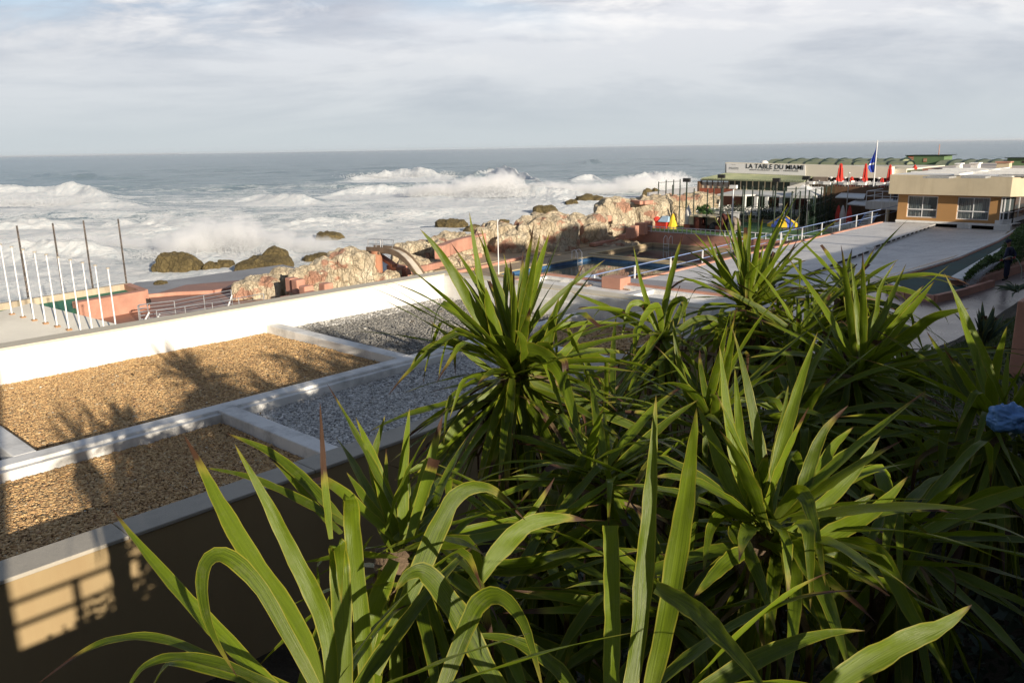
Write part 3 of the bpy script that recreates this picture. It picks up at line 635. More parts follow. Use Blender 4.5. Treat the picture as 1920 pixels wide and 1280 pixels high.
# ------------------------------------------------------------------ white terrace roofs
yb = 71.6
tl = thing('terrace_roof', 'wide white painted terrace roof in two slopes with a slotted step running to the orange building', 'roof', (-18, 50, 6))
def zr(y): return zs(y)-.05
mb = MB()
cv = [AS(1920, 423), AS(1871, 453), AS(1796, 486), AS(1735, 505), AS(1684, 519), AS(1666, 530), AS(1690, 545)]
def uz(y): return 6.46-.06*(y-36)/36
def xs_(y): return -16.5-.064*(y-41)
def xj(y): return xs_(y)-(.35 if y > 52.19 else 0)
rp = [(max(q.x, -13.6) if q.y > 60 else q.x, min(q.y, yb)) for q in cv]+[(-13.6, 35)]
po = [(xs_(35), 35), (xj(yb), yb)]+rp
mb.prism(po, 4.0, [uz(35)-.22, uz(yb)-.22]+[zr(q[1]) for q in rp]); mb.build('lower_roof', M['terrace'], tl)
mb = MB(); mb.prism([(-22.85, 27), (-22.85, yb+.4), (xj(yb), yb+.4), (xj(52.2), 52.2), (xs_(52.2), 52.2), (xs_(27), 27)], 4.0, [6.2, 6.34, uz(yb), uz(52), uz(52), uz(27)]); mb.build('upper_roof', M['terrace'], tl)
mb = MB(); mb.prism([(-23.1, 27), (-23.1, yb), (-22.86, yb), (-22.86, 27)], 3.5, [6.26, 6.40, 6.40, 6.26]); mb.build('edge_kerb', M['pink'], tl)
for i in range(28):
    y = 34+i*1.28
    if y > 69 or abs(y-52.0) < 1: continue
    mb = MB(); mb.beam((xj(y+.4)+.012, y, uz(y)-.09), (xj(y+.45)+.012, y+.82, uz(y)-.09), .03, .11, (0, 0, 1)); mb.build('vent_slot', M['dark'], tl)
mb = MB(); mb.box(xs_(52.4)-.4, xs_(52.4)+.1, 52.3, 52.55, 5, uz(52)+.12); mb.build('step_end', M['white'], tl)
mb = MB()
for a, b in zip(cv, cv[1:]):
    if a.y > yb: a = a.lerp(b, (a.y-yb)/(a.y-b.y))
    mb.beam((a.x, a.y, zs(a.y)+.02), (b.x, b.y, zs(b.y)+.02), .10, .24)
mb.build('curved_kerb', M['white'], tl)
mb = MB()
for a, b in zip(cv, cv[1:]):
    mb.beam((a.x+.09, a.y, zs(a.y)-.06), (b.x+.09, b.y, zs(b.y)-.06), .08, .26)
mb.build('kerb_side', M['pink'], tl)
# teal channel and its kerb
ch = [AS(1920, 426), AS(1871, 456), AS(1796, 489), AS(1735, 508), AS(1686, 521), AS(1668, 534), AS(1700, 549), AS(1754, 560, .0), AS(1814, 545), AS(1850, 535), AS(1790, 520), AS(1850, 482), AS(1920, 441)]
mb = MB(); mb.prism([(q.x, q.y) for q in ch], 5, [zs(q.y)+.03 for q in ch]); struct(mb, 'channel', M['teal'])
kb = [AS(1666, 532, .2), AS(1700, 545, .2), AS(1754, 553, .2), AS(1814, 539, .2), AS(1862, 524, .2)]
mb = MB()
for a, b in zip(kb, kb[1:]): mb.beam((a.x, a.y, zs(a.y)+.02), (b.x, b.y, zs(b.y)+.0), .18, .36)
single(mb, 'channel_kerb', M['pink'], 'curved pink kerb closing the near end of the teal channel', 'kerb', (kb[2].x, kb[2].y, 6.9))
pl = thing('planter', 'long raised pink planter with a white top edge beside the teal channel', 'planter', tuple(AS(1790, 530)))
A_, B_, C_, D_ = AS(1780, 521, .35), AS(1920, 439, .35), AS(1829, 521, .35), AS(1920, 493, .35)
D2 = C_+(D_-C_)*3.2; B2 = A_+(B_-A_)*1.0
mb = MB(); mb.prism([(A_.x, A_.y), (B2.x, B2.y), (D2.x, D2.y), (C_.x, C_.y)], 6.0, [zs(A_.y)+.28, zs(B2.y)+.28, zs(D2.y)+.28, zs(C_.y)+.28]); mb.build('wall', M['pink'], pl)
mb = MB(); dv = (C_-A_).normalized(); w_ = .55
mb.prism([(A_.x, A_.y), (B2.x, B2.y), (B2.x+w_, B2.y-.1), (A_.x+w_, A_.y-.02)], [zs(A_.y)+.28]*1+[zs(B2.y)+.28]+[zs(B2.y)+.28]+[zs(A_.y)+.28], [zs(A_.y)+.37, zs(B2.y)+.37, zs(B2.y)+.37, zs(A_.y)+.37]); mb.build('top_edge', M['white'], pl)
def leaves_cloud(name, pts, size, m, asp=.45):
    pts = np.asarray(pts, float); n = len(pts)
    d = rng.normal(size=(n, 3)); d[:, 2] = np.abs(d[:, 2])*.8+.1; d /= np.linalg.norm(d, axis=1)[:, None]
    e = rng.normal(size=(n, 3)); e -= d*(e*d).sum(1)[:, None]; e /= np.linalg.norm(e, axis=1)[:, None]
    s = size*rng.lognormal(0, .25, n)[:, None]
    nrm = np.cross(d, e)
    V_ = np.stack([pts, pts+d*s*.5+e*s*asp*.5+nrm*s*.06, pts+d*s, pts+d*s*.5-e*s*asp*.5+nrm*s*.06], 1)
    tint = np.repeat(np.clip(rng.beta(2, 2, n), 0, 1), 4)
    return n, V_.reshape(-1, 3), np.arange(n*4).reshape(-1, 4), tint
def cloudobj(name, pts, size, m, label=None, cat=None, parent=None, kind=None, group=None, asp=.45):
    n, V_, Fq, ti = leaves_cloud(name, pts, size, m, asp)
    o = npmesh(name, V_, Fq, m, parent, org=tuple(parent.location) if parent is not None else (0, 0, 0), attrs={'tint': ('FLOAT', ti)}); return tag(o, label, cat, group, kind)
# hedge in the planter
pts = []
for k in range(26000):
    s = random.random()**1.3*1.0; f = random.random()
    a = A_.lerp(B2, s)+Vector((.62, 0, 0)); b = C_.lerp(D2, s*.7)+Vector((-.1, 0, 0)); b.y = min(b.y, a.y+3)
    p = a.lerp(b, f); edge = min(f, 1-f, s*6, .35)/.35
    h = (.30+.35*noise.noise(p*.9)+.45*min(1, s*3))*math.sqrt(max(.05, edge))
    if s > .33 and f > .15: h = h+ .75*min(1, (s-.33)*6)*math.sqrt(max(.05, edge))
    pts.append((p.x, p.y, zs(p.y)+.3+h*random.random()**.35))
cloudobj('hedge', pts, .10, M['hedge'], 'clipped dark green hedge growing in the pink planter behind the man', 'hedge', asp=.6)
# ------------------------------------------------------------------ orange building
YB = 71.7
ob = thing('orange_building', 'flat roofed orange building with a deep beige fascia, two curtained windows and a glazed bay', 'building', (-18, 76, 6.2))
WB, WT = 6.62, 8.75
def wall_with_openings(mb, x0, x1, z0, z1, y, th_, ops):
    xs = sorted({x0, x1}|{o_[0] for o_ in ops}|{o_[1] for o_ in ops})
    for a, b in zip(xs, xs[1:]):
        oo = [o_ for o_ in ops if o_[0] <= a+1e-6 and o_[1] >= b-1e-6]
        if not oo: mb.box(a, b, y, y+th_, z0, z1)
        else:
            o_ = oo[0]
            if o_[2] > z0: mb.box(a, b, y, y+th_, z0, o_[2])
            if o_[3] < z1: mb.box(a, b, y, y+th_, o_[3], z1)
W1 = (-21.12, -18.80, 6.86, 8.62); W2 = (-17.36, -15.06, 6.84, 8.60)
mb = MB(); wall_with_openings(mb, -21.85, -14.25, WB, WT, YB, .3, [W1, W2]); mb.box(-21.85, -21.6, YB+.3, 88, 5, WT); mb.build('wall', M['ochre'], ob)
for (a, b, c, d) in (W1, W2):
    fr = MB(); yy = YB+.10
    for q in ((a, a+.07, c, d), (b-.07, b, c, d), (a+.07, b-.07, c, c+.07), (a+.07, b-.07, d-.07, d)): fr.box(q[0], q[1], yy, yy+.08, q[2], q[3])
    zb = c+.62; fr.box(a+.07, b-.07, yy-.02, yy+.07, zb, zb+.08); xm = (a+b)/2; fr.box(xm-.025, xm+.025, yy, yy+.06, c+.07, d-.07)
    f = fr.build('window', M['whitemetal'], ob)
    g = MB(); g.quad((a+.06, yy+.04, c+.05), (b-.06, yy+.04, c+.05), (b-.06, yy+.04, d-.05), (a+.06, yy+.04, d-.05)); g.build('pane', M['glass'], f)
    k = MB(); n = 24
    for i in range(n):
        xa = a+(b-a)*i/n; xb = a+(b-a)*(i+1)/n; ya = yy+.22+.04*math.sin(i*1.9); yb_ = yy+.22+.04*math.sin((i+1)*1.9)
        if (i > 15 and b < -17): continue
        k.quad((xa, ya, c), (xb, yb_, c), (xb, yb_, d), (xa, ya, d))
    k.build('curtain', M['curtain'], f)
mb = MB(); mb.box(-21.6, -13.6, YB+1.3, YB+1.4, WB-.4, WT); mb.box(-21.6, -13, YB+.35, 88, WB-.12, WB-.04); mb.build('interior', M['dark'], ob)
# glazed bay on the right flank
by = MB(); byw = MB(); bx0, bx1, by0, by1 = -14.25, -13.62, YB, 79.0
arc = [(-14.25, YB-.02), (-14.05, YB+.05), (-13.8, YB+.5), (-13.68, YB+1.4), (-13.62, 74.6), (-13.6, 77), (-13.6, 79)]
for i, (x, y) in enumerate(arc):
    by.box(x-.04, x+.04, y-.04, y+.04, 6.9, 8.66)
for a, b in zip(arc, arc[1:]):
    for z_ in (6.92, 7.5, 8.64): by.beam((a[0], a[1], z_), (b[0], b[1], z_), .07)
    byw.quad((a[0], a[1], 6.9), (b[0], b[1], 6.9), (b[0], b[1], 8.66), (a[0], a[1], 8.66))
bw = by.build('bay_window', M['whitemetal'], ob); byw.build('pane', M['glass'], bw)
mb = MB(); mb.prism(arc+[(-21, 79), (-21, YB+.4)], 6.62, 6.9); mb.build('bay_sill', M['white'], ob)
mb = MB(); mb.prism([(-22.45, 70.95), (-13.6, 70.95), (-12.9, 71.6), (-12.7, 72.6), (-12.7, 90), (-22.45, 90)], 8.76, [10.34, 10.2, 10.2, 10.2, 10.25, 10.34]); mb.build('fascia', M['fascia'], ob, bevel=.02)
mb = MB()
zt = 10.36
mb.prism([(-22.3, 71.1), (-13.7, 71.1), (-12.85, 72.4), (-12.85, 89.8), (-22.3, 89.8)], [10.3]*5, [10.37, 10.235, 10.235, 10.28, 10.37]); mb.build('roof_surface', M['white'], ob)
for (px, py, w_, d_) in ((1762, 331, 1.8, 2.0), (1795, 319, 2.4, 2.5), (1850, 323, 3.2, 2), (1905, 328, 2, 1.6), (1830, 331, 1.6, 1.6)):
    q = AZ(px, py, 10.36); MB().box(q.x-w_/2, q.x+w_/2, q.y-d_/2, q.y+d_/2, 10.25, 10.385).build('roof_bed', M['whitebed'], ob)
mb = MB()
for y in (75.5, 80.5, 85): mb.box(-22.2, -12.9, y, y+.35, 10.25, 10.47)
mb.box(-17.8, -17.4, 71.6, 89, 10.2, 10.45); mb.build('roof_kerb', M['white'], ob)
mb = MB(); mb.box(-21.9, -13.7, YB-.02, 88, 4.5, 6.0); mb.box(-21.9, -19.4, YB-.01, YB+.5, 5.5, 6.62); mb.box(-17.2, -16.4, YB-.01, YB+.5, 5.5, 6.62); mb.prism([(-14.6, YB-.01), (-13.5, YB), (-13.2, YB+2), (-14.6, YB+2)], 5.5, 6.62); mb.box(-21.9, -13.6, YB-.08, YB+.2, 6.44, 6.62)
mb.build('plinth', M['white'], ob)
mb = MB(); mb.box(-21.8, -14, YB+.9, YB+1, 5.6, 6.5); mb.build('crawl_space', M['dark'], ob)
mb = MB(); mb.tube([(-16.25, YB-.05, 6.5), (-16.25, YB-.05, 6.15)], .12, 10); mb.build('drain_pipe', M['white'], ob)
# things on and behind the roofs
bxs = [((1868, 300, 12), 1)]
for (px0, px1, pyt, pyb, y, m, lab) in ((1868, 1893, 303, 314, 92, 'fascia', 'beige chimney box with an orange cap behind the orange building'), (1820, 1834, 305, 312, 91, 'white', 'small white box on the far roofs, left of the beige chimney box'), (1792, 1800, 306, 315, 90, 'white', 'small tilted white dish on the edge of the far roofs')):
    a = AU(px0, pyb, y); b = AU(px1, pyt, y); t_ = thing('roof_box', lab, 'roof box', (a.x, y, a.z))
    mb = MB(); mb.box(a.x, b.x, y, y+1.2, a.z-.5, b.z-.12); mb.build('box', M[m], t_)
    mb = MB(); mb.box(a.x-.12, b.x+.12, y-.12, y+1.3, b.z-.12, b.z); mb.build('cap', M['pink'] if m == 'fascia' else M['white'], t_)
fb = thing('far_low_building', 'long low pink edged building with a flat pale roof behind the orange building', 'building', (-15, 95, 6))
mb = MB(); mb.box(-25.5, .0, 90.5, 112, 5, 10.25); mb.build('wall', M['pink'], fb)
mb = MB(); mb.box(-25.3, .0, 90.7, 111.8, 10.25, 10.3); mb.build('roof', mat('pale_roof', (.55, .48, .42), .9, .12, 1), fb)
# ------------------------------------------------------------------ left: slab, flagpoles, basin, tall posts
def ASL(px, py):
    z = 5.0
    for _ in range(12): p = AZ(px, py, z); z = 5.0+.13*(-p.x-38)
    return AZ(px, py, z)
q0, q1, q2 = ASL(-60, 602), ASL(60, 571), ASL(241, 613)
sp_ = [(q0.x, q0.y), (q1.x, q1.y), (q2.x, q2.y), (-24, 13.2), (-24, 4), (q0.x, 2)]
mb = MB(); mb.prism(sp_, 0, [5.0+.13*(-q[0]-38) for q in sp_])
single(mb, 'pavilion_roof', M['slab'], 'flat cream concrete roof in which the row of white flagpoles stands', 'roof', (q2.x-5, q2.y, 5))
tops = [(0, 461), (20, 461.5), (39.5, 464), (61.5, 466.5), (82.5, 469.5), (101, 474), (131, 477), (152, 480), (178.5, 482), (205, 485)]
b0 = ASL(22.7, 590.5); b6 = ASL(152, 625); st = (b6-b0)/6
ords = ['leftmost', 'second from the left', 'third from the left', 'fourth from the left', 'fifth from the left', 'fifth from the right', 'fourth from the right', 'third from the right', 'second from the right', 'rightmost']
fp0 = None
for i in range(10):
    b = b0+st*i
    if fp0 is None:
        fp0 = thing('flagpole', '', 'flagpole', tuple(b), 0, 'white flagpoles in a row on the cream roof')
        mb = MB(); mb.tube([(0, 0, .08), (0, 0, 3.35)], [.036, .026], 10, True); mb.build('pole', M['whitemetal'], fp0, (0, 0, 0), smooth=False)
        mb = MB(); mb.box(-.11, .11, -.11, .11, 0, .08); mb.build('foot', mat('rusty_foot', (.35, .2, .1), .8), fp0, (0, 0, 0))
        mb = MB(); mb.tube([(0, 0, 3.35), (0, 0, 3.41)], .075, 10); mb.build('cap', M['coping'], fp0, (0, 0, 0)); o = fp0
    else: o = copy_tree(fp0); o.location = b
    o['label'] = f'{ords[i]} of the ten bare white flagpoles on the cream roof'
bs = thing('walled_basin', 'sunken green floored court ringed by pink and cream walls beside the sea', 'court', (-57, 19, 2.7))
w = [AZ(-40, 575, 4), AZ(0, 566, 4), AZ(237, 531, 4), AZ(270, 543, 4), AZ(141, 566, 4)]
n0, n1 = w[2], w[3]
mb = MB(); mb.beam((w[0].x, w[0].y, 3.2), (n0.x, n0.y, 3.2), .35, 1.6); mb.build('sea_side_wall', mat('cream_wall', (.50, .42, .31), .85, .15, .8, dirt=(.3, .2, .14), dirt_amt=.5, streak=True), bs)
mb = MB(); mb.beam((n0.x, n0.y, 3.19), (n1.x, n1.y, 3.19), .5, 1.6); mb.beam((n1.x+.1, n1.y, 2.9), (w[4].x, w[4].y, 2.9), .7, 2.2); mb.build('wall', M['pink'], bs)
mb = MB(); mb.prism([(w[0].x, w[0].y), (n0.x, n0.y), (n1.x, n1.y), (w[4].x, w[4].y), (-50, 15), (-50, 8)], 2, 3.58); mb.build('floor', M['green'], bs)
for i, ((px, py), (tx, ty)) in enumerate(zip([(53, 557), (118, 547), (174, 539), (237, 530)], [(36, 444.5), (98, 437), (158, 430), (223, 424.5)])):
    b = AZ(px, py, 4); h = ((py-ty)/F)*(b-CAM).length*1.01
    single(MB().tube([(b.x, b.y, 3.95), (b.x, b.y, 4+h)], [.065, .055], 8), 'net_post', M['rustpost'], f'tall weathered black post rising from the basin wall, {["leftmost", "second from the left", "second from the right", "rightmost"][i]} of four', 'post', tuple(b), 'tall black posts on the basin wall')
q = AZ(276, 565, 3.2)
single(MB().tube([q+Vector((.0, 0, 0)), q+Vector((.25, -.25, 0))], .28, 14), 'drain_outlet', M['dark'], 'round dark drain outlet in the pink wall beside the basin', 'drain', tuple(q))
# grey railing on the lower terrace
def railing(name, pts, h, label, m, bars=3, posts=None, r=.028, group=None, cat='railing', lean=None):
    t_ = thing(name, label, cat, tuple(pts[0]), 0, group)
    mb = MB()
    for a, b in zip(pts, pts[1:]):
        a = Vector(a); b = Vector(b)
        for k in range(bars+1):
            z_ = h*(1-k/(bars+.6)); mb.tube([a+Vector((0, 0, z_)), b+Vector((0, 0, z_))], r if k == 0 else r*.7, 6)
    mb.build('rail', m, t_)
    for a, b in zip(pts, pts[1:]):
        a = Vector(a); b = Vector(b); n = max(1, round((b-a).length/(posts or 1.8)))
        for k in range(n+(b == Vector(pts[-1]))):
            p = a.lerp(b, k/n); mb = MB(); mb.tube([p, p+Vector((0, 0, h))], r*1.1, 6); mb.build('post', m, t_)
    return t_
A = AZ(262, 601, 2.8); B = AZ(288, 588, 2.8); C_ = AZ(436, 560, 2.8)
railing('terrace_railing', [AZ(262, 604, 2.8), AZ(280, 600, 2.8)], 1.05, 'short grey metal gate rail at the left end of the terrace railing', M['metal'], 4)
railing('terrace_railing', [AZ(264, 602, 2.8), AZ(330, 594, 2.8), AZ(436, 572, 2.8)], 1.05, 'long grey metal railing above the pink lower terrace', M['metal'], 4)
railing('terrace_railing', [AZ(296, 606, 2.8), AZ(400, 590, 2.8), AZ(496, 572, 2.8)], .8, 'low grey handrail partly hidden behind the white parapet', M['metal'], 2)
for i, (a, b) in enumerate((((280, 585), (268, 607)), ((300, 589), (289, 603)), ((435, 553), (428, 574)))):
    p = AZ(a[0], b[1], 2.8); q = AD(a[0], a[1], (p-CAM).length); p = AZ(*b, 2.8)
    single(MB().tube([p, q], .05, 8), 'stair_rail', M['whitemetal'], ['slanting white stair rail, left one of the pair by the cream roof', 'slanting white stair rail, right one of the pair by the cream roof', 'slanting white stair rail at the far end of the grey railing'][i], 'rail', tuple(p))
# ------------------------------------------------------------------ rocks
def rock(name, pxl, pxr, pyt, pyb, zb, label, m, depth=.8, seed=0, sub=5, sharp=.5, group=None, lean=0, sq=.6, tilt=0):
    c = AZ((pxl+pxr)/2, pyb, zb); d = (c-CAM).length; wd = (pxr-pxl)/F*d; dp = wd*depth
    c2_ = c+Vector((fh.x, fh.y, 0))*dp*.42
    tp = AD((pxl+pxr)/2, pyt, (c2_-CAM).length); h = max(.3, tp.z-zb)
    bm = bmesh.new(); bmesh.ops.create_icosphere(bm, subdivisions=sub, radius=1)
    sv = Vector((seed*13.7, seed*7.3, seed*3.1)); RX = Vector((rh.x, rh.y, 0)); RY = Vector((fh.x, fh.y, 0))
    for v in bm.verts:
        p = v.co.copy(); L_ = max(abs(p.x), abs(p.y), abs(p.z)); p = p.lerp(p/L_*.82, sq)
        q = Vector((p.x*wd*.5, p.y*dp*.5, p.z*h)); a = q*(.9/max(.8, h))+sv
        n1 = noise.noise(a*.9)+.5*noise.noise(a*2.1+sv); rdg = 1-abs(noise.noise(Vector((q.x*.8+q.z*.5, q.y*.8, q.z*.25))*(1.1)+sv))*2
        n3 = noise.fractal(q*1.6+sv, .8, 2.1, 5); ck = noise.voronoi(Vector((q.x*.9+q.z*.35, q.y*.9, q.z*.35))+sv, distance_metric='DISTANCE')[0]
        amt = min(wd, h*2, dp)
        p2 = q+p.normalized()*amt*(.16*n1+.10*sharp*rdg+.12*sharp*(ck[1]-ck[0]))+p.normalized()*.16*n3
        p2.x += p2.z*tilt
        if p2.z < -.25*h: p2.z = -.25*h+(p2.z+.25*h)*.2
        v.co = RX*p2.x+RY*p2.y+Vector((0, 0, p2.z))
    me = bpy.data.meshes.new(name); bm.to_mesh(me); bm.free(); me.materials.append(m)
    o = link(bpy.data.objects.new(name, me)); o.location = (c2_.x, c2_.y, zb); return tag(o, label, 'rock', group)
RK = [(436, 520, 515, 572, 2.6, 'left end cream outcrop of the ridge, above the grey handrail'), (505, 552, 500, 548, 2.6, 'cream outcrop with pink paint on its top beside the grey promenade'), (535, 608, 492, 566, 3.0, 'cream outcrop with a small square pink block on it'),
      (575, 628, 480, 545, 3.4, 'jagged cream outcrop left of the big one beside the slide'), (608, 700, 460, 538, 3.6, 'big rounded cream outcrop left of the pool slide'), (470, 515, 535, 570, 2.6, 'small cream rock low in front of the left outcrops'),
      (690, 745, 510, 530, 3.8, 'low brownish rock at the foot of the pink slide tower'), (735, 805, 448, 500, 3.6, 'rounded cream outcrop behind the slide chute'), (765, 850, 448, 500, 3.6, 'cream outcrop right of the slide chute'), (745, 800, 480, 515, 3.9, 'small pale rock beside the lower end of the chute'),
      (840, 880, 478, 506, 4.0, 'small cream boulder on the pink steps'), (810, 900, 440, 478, 4.4, 'cream outcrop below the pink wall of the ridge'), (885, 975, 415, 476, 4.0, 'tall cream outcrop behind the thin white pole'), (968, 1082, 407, 476, 4.0, 'largest cream outcrop with a dark left crest above the pool deck'),
      (1000, 1062, 400, 430, 5.0, 'dark topped rock on the crest behind the largest outcrop'), (1060, 1135, 398, 462, 4.0, 'cream outcrop split by pink paint above the far pool'), (1110, 1180, 365, 448, 4.2, 'steep rock with red steps cut in its seaward side'), (1165, 1250, 366, 440, 4.6, 'wide cream cliff face behind the playground corner'),
      (1225, 1300, 360, 428, 5.0, 'streaked cream cliff behind the tall court posts'), (1275, 1345, 362, 412, 5.0, 'cream rock under the red restaurant wall'), (1120, 1150, 440, 462, 4.0, 'small cream rock beside the pink steps by the pool'), (1130, 1200, 455, 468, 4.0, 'low cream rocks along the foot of the ridge by the far pool')]
for i, (a, b, c, d, z_, lab) in enumerate(RK): rock('rock_outcrop', a-6, b+6, c-1, d+2, z_-.4, lab, M['rock'], .75, i+1, 5, .8, tilt=.12)
RK2 = [(800, 842, 470, 496, 3.7, 'cream rock between the chute and the pink step wall'), (872, 905, 452, 482, 3.9, 'narrow cream rock left of the thin white pole'), (925, 985, 432, 480, 4.0, 'cream rock at the foot of the tall outcrop, right of the white pole'), (1090, 1130, 415, 462, 4.1, 'cream rock between the pink patches above the far pool'), (1140, 1172, 420, 456, 4.1, 'cream rock left of the stepped pink blocks'), (846, 878, 452, 476, 4.6, 'cream rock on the pink walkway wall'), (1180, 1215, 395, 432, 4.8, 'cream rock directly above the stepped pink blocks')]
for i, (a, b, c, d, z_, lab) in enumerate(RK2): rock('rock_outcrop', a-5, b+5, c-1, d+2, z_-.4, lab, M['rock'], .7, i+70, 5, .9, tilt=.12)
SR = [(284, 362, 474, 510, 'biggest brown sea rock with surf around it'), (378, 408, 492, 507, 'small brown sea rock, left of a close pair'), (402, 434, 489, 504, 'slanting brown sea rock, right of a close pair'), (434, 536, 484, 513, 'long low brown rock at the edge of the grey promenade'),
      (492, 540, 469, 500, 'brown rock rising behind the long low one'), (286, 308, 524, 538, 'small round brown rock on the grey promenade'), (590, 638, 436, 451, 'brown rock standing alone in the foam left of the slide'), (560, 628, 478, 496, 'brown rock behind the cream ridge left of the slide'), (814, 876, 411, 428, 'low wedge shaped rock in the foam between two yucca tips'),
      (935, 955, 411, 424, 'small dark rock just over the ridge behind the white pole'), (1002, 1046, 385, 400, 'dark pointed rock in the foam beyond the largest outcrop'), (1060, 1085, 377, 391, 'small rock left of the long flat one in the foam'), (1080, 1136, 366, 385, 'long flat brown rock near the red steps'), (1204, 1222, 354, 370, 'round dark boulder on the skyline of the ridge'), (1222, 1240, 352, 370, 'second round dark boulder beside the first court post'), (868, 900, 420, 440, 'small dark rock above the pink wall of the ridge')]
for i, (a, b, c, d, lab) in enumerate(SR): rock('sea_rock', a, b, c, d, 1.3 if i == 5 else -.1, lab, M['searock'], .9, i+40, 4, .9, sq=.35, tilt=.15 if i % 2 else -.15)
# pink painted walls, steps and landings among the rocks
def blk(pts, zt, h, wd, label, m='pink', cat='wall', name='rock_terrace_wall'):
    h *= .8; wd *= .8
    g = [AZ(*q, zt) for q in pts]; mb = MB()
    for a, b in zip(g, g[1:]): mb.beam((a.x, a.y, zt-h/2), (b.x, b.y, zt-h/2), wd, h)
    return single(mb, name, M[m], label, cat, (g[0].x, g[0].y, zt-h), bevel=.05)
blk([(760, 503), (800, 496), (870, 481), (900, 474)], 4.35, .6, .6, 'long pink step wall running from the chute towards the white pole')
blk([(790, 522), (860, 506), (915, 495), (980, 480)], 4.2, .5, .5, 'lower pink kerb along the seaward edge of the pool deck')
blk([(822, 461), (850, 450), (905, 437)], 5.7, 1.3, .9, 'pink walkway wall high on the ridge left of the white pole')
blk([(1062, 409), (1105, 408), (1140, 404)], 6.3, .7, 1.2, 'pink ledge on top of the ridge above the largest outcrop')
blk([(1175, 373), (1205, 377), (1232, 374)], 7.7, .45, .8, 'pink coping on the highest part of the ridge')
blk([(1110, 456), (1150, 448), (1185, 442)], 4.35, .4, .8, 'pink step wall in front of the far outcrops')
blk([(1165, 440), (1190, 436)], 4.9, .6, .8, 'upper pink step wall leading to the white railing')
for i, (px, py) in enumerate(((1182, 424), (1190, 421), (1198, 417), (1207, 418), (1216, 416))):
    q = AZ(px, py, 5.9); single(MB().box(q.x-.3, q.x+.3, q.y-.3, q.y+.3, 4.8, 5.75+.06*i), 'pink_block', M['pink'], ['leftmost', 'second', 'middle', 'fourth', 'rightmost'][i]+' of the pink blocks stepping up below the cliff face', 'block', tuple(q), 'pink blocks below the cliff', bevel=.04)
for i, (px, py) in enumerate(((560, 520), (548, 517), (575, 532), (585, 543), (612, 527), (540, 552))):
    q = AZ(px, py+3, 4.6); single(MB().box(q.x-.35, q.x+.35, q.y-.4, q.y+.3, 3.6, 4.6), 'pink_block', M['pink'], ['pink painted ledge between the two left outcrops', 'pink step on top of the left outcrops', 'pink step below the jagged outcrop', 'narrow pink step down the middle of the ridge', 'square pink block in front of the big rounded outcrop', 'pink patch of step low behind the white parapet'][i], 'block', tuple(q), bevel=.08)
# red steps
st_ = thing('rock_stairs', 'red painted steps climbing the seaward side of the steep rock', 'steps', tuple(AZ(1135, 400, 5)))
q = AZ(1133, 402, 6.0)
for k in range(6):
    mb = MB(); c = q+Vector((fh.x, fh.y, 0))*(k*.35)+Vector((rh.x, rh.y, 0))*(k*.22-.2); mb.box(c.x-.7, c.x+.7, c.y-.3, c.y+.3, 4.8, 6.0+k*.33); mb.build('step', M['pink'], st_)
# ------------------------------------------------------------------ slide
YS = 37.2
sl_ = thing('pool_slide', 'concrete pool slide curving down from a railed platform on a round pink tower', 'slide', tuple(AU(708, 516, YS)))
b = AU(708, 517, YS); r_ = 10.2/F*(b-CAM).length; h = 46/F*(b-CAM).length
mb = MB(); mb.tube([(b.x, b.y, b.z-.8), (b.x, b.y, b.z+h)], r_, 28); mb.build('tower', mat('terracotta_tower', (.40, .19, .11), .7, .1, 1, .3, 12), sl_, smooth=False)
cvm = MB(); pth = [(688, 466.5), (705, 467), (722, 468), (736, 471), (748, 477), (760, 487), (770, 499), (778, 510), (784, 520)]
W_ = [AU(px, py, YS) for px, py in pth]; nx = Vector((rh.x, rh.y, 0)); dd = Vector((.25, -.97, 0)).normalized()
side = Vector((-.35, .94, 0)).normalized(); wd = .95
def chute(mb, off0, off1, z0, z1):
    L = []
    for i, p in enumerate(W_): 
        L += [p+side*off0+Vector((0, 0, z0)), p+side*off1+Vector((0, 0, z0)), p+side*off1+Vector((0, 0, z1)), p+side*off0+Vector((0, 0, z1))]
    fs = []
    for i in range(len(W_)-1):
        for k in range(4): a = i*4+k; b_ = i*4+(k+1) % 4; fs.append((a, b_, b_+4, a+4))
    fs += [(3, 2, 1, 0), tuple(len(L)-4+k for k in range(4))]; mb.mesh(L, fs)
mb = MB(); chute(mb, 0, wd, -.18, -.02); mb.build('chute_bed', mat('worn_pale_chute', (.60, .54, .45), .6, .1, 3), sl_)
mb = MB(); chute(mb, -.12, 0, -.26, .16); chute(mb, wd, wd+.12, -.26, .16); mb.build('chute_side', mat('brown_concrete', (.22, .16, .11), .8, .2, 2), sl_)
mb = MB(); p = W_[0]; mb.box(p.x-.1, p.x+1.7, p.y-.2, p.y+1.4, p.z-.28, p.z-.1); mb.build('platform', bpy.data.materials['brown_concrete'], sl_)
mb = MB()
for (a, c) in (((690, 466), (690, 449)), ((705, 468), (705, 448)), ((717, 469), (717, 449)), ((735, 466), (738, 450)), ((714, 467), (713, 448))):
    mb.tube([AU(*a, YS+.3), AU(*c, YS+.3)], .03, 6)
for yy in (449, 458): mb.tube([AU(690, yy, YS+.3), AU(706, yy-.6, YS+.3), AU(717, yy, YS+.3)], .025, 6); mb.tube([AU(713, yy, YS+1.1), AU(738, yy+1, YS+1.1)], .025, 6); mb.tube([AU(690, yy, YS+.3), AU(713, yy, YS+1.1)], .025, 6)
mb.build('railing', M['metal'], sl_)
mb = MB(); q = AU(728, 500, YS+1); mb.prism([(q.x-.2, q.y), (q.x+1.4, q.y-.4), (q.x+1.4, q.y+.9), (q.x-.2, q.y+.9)], q.z-.8, q.z+.1); mb.beam(AU(713, 480, YS+.8), AU(740, 498, YS+.8), .5, .22); mb.build('stair_block', M['pink'], sl_)
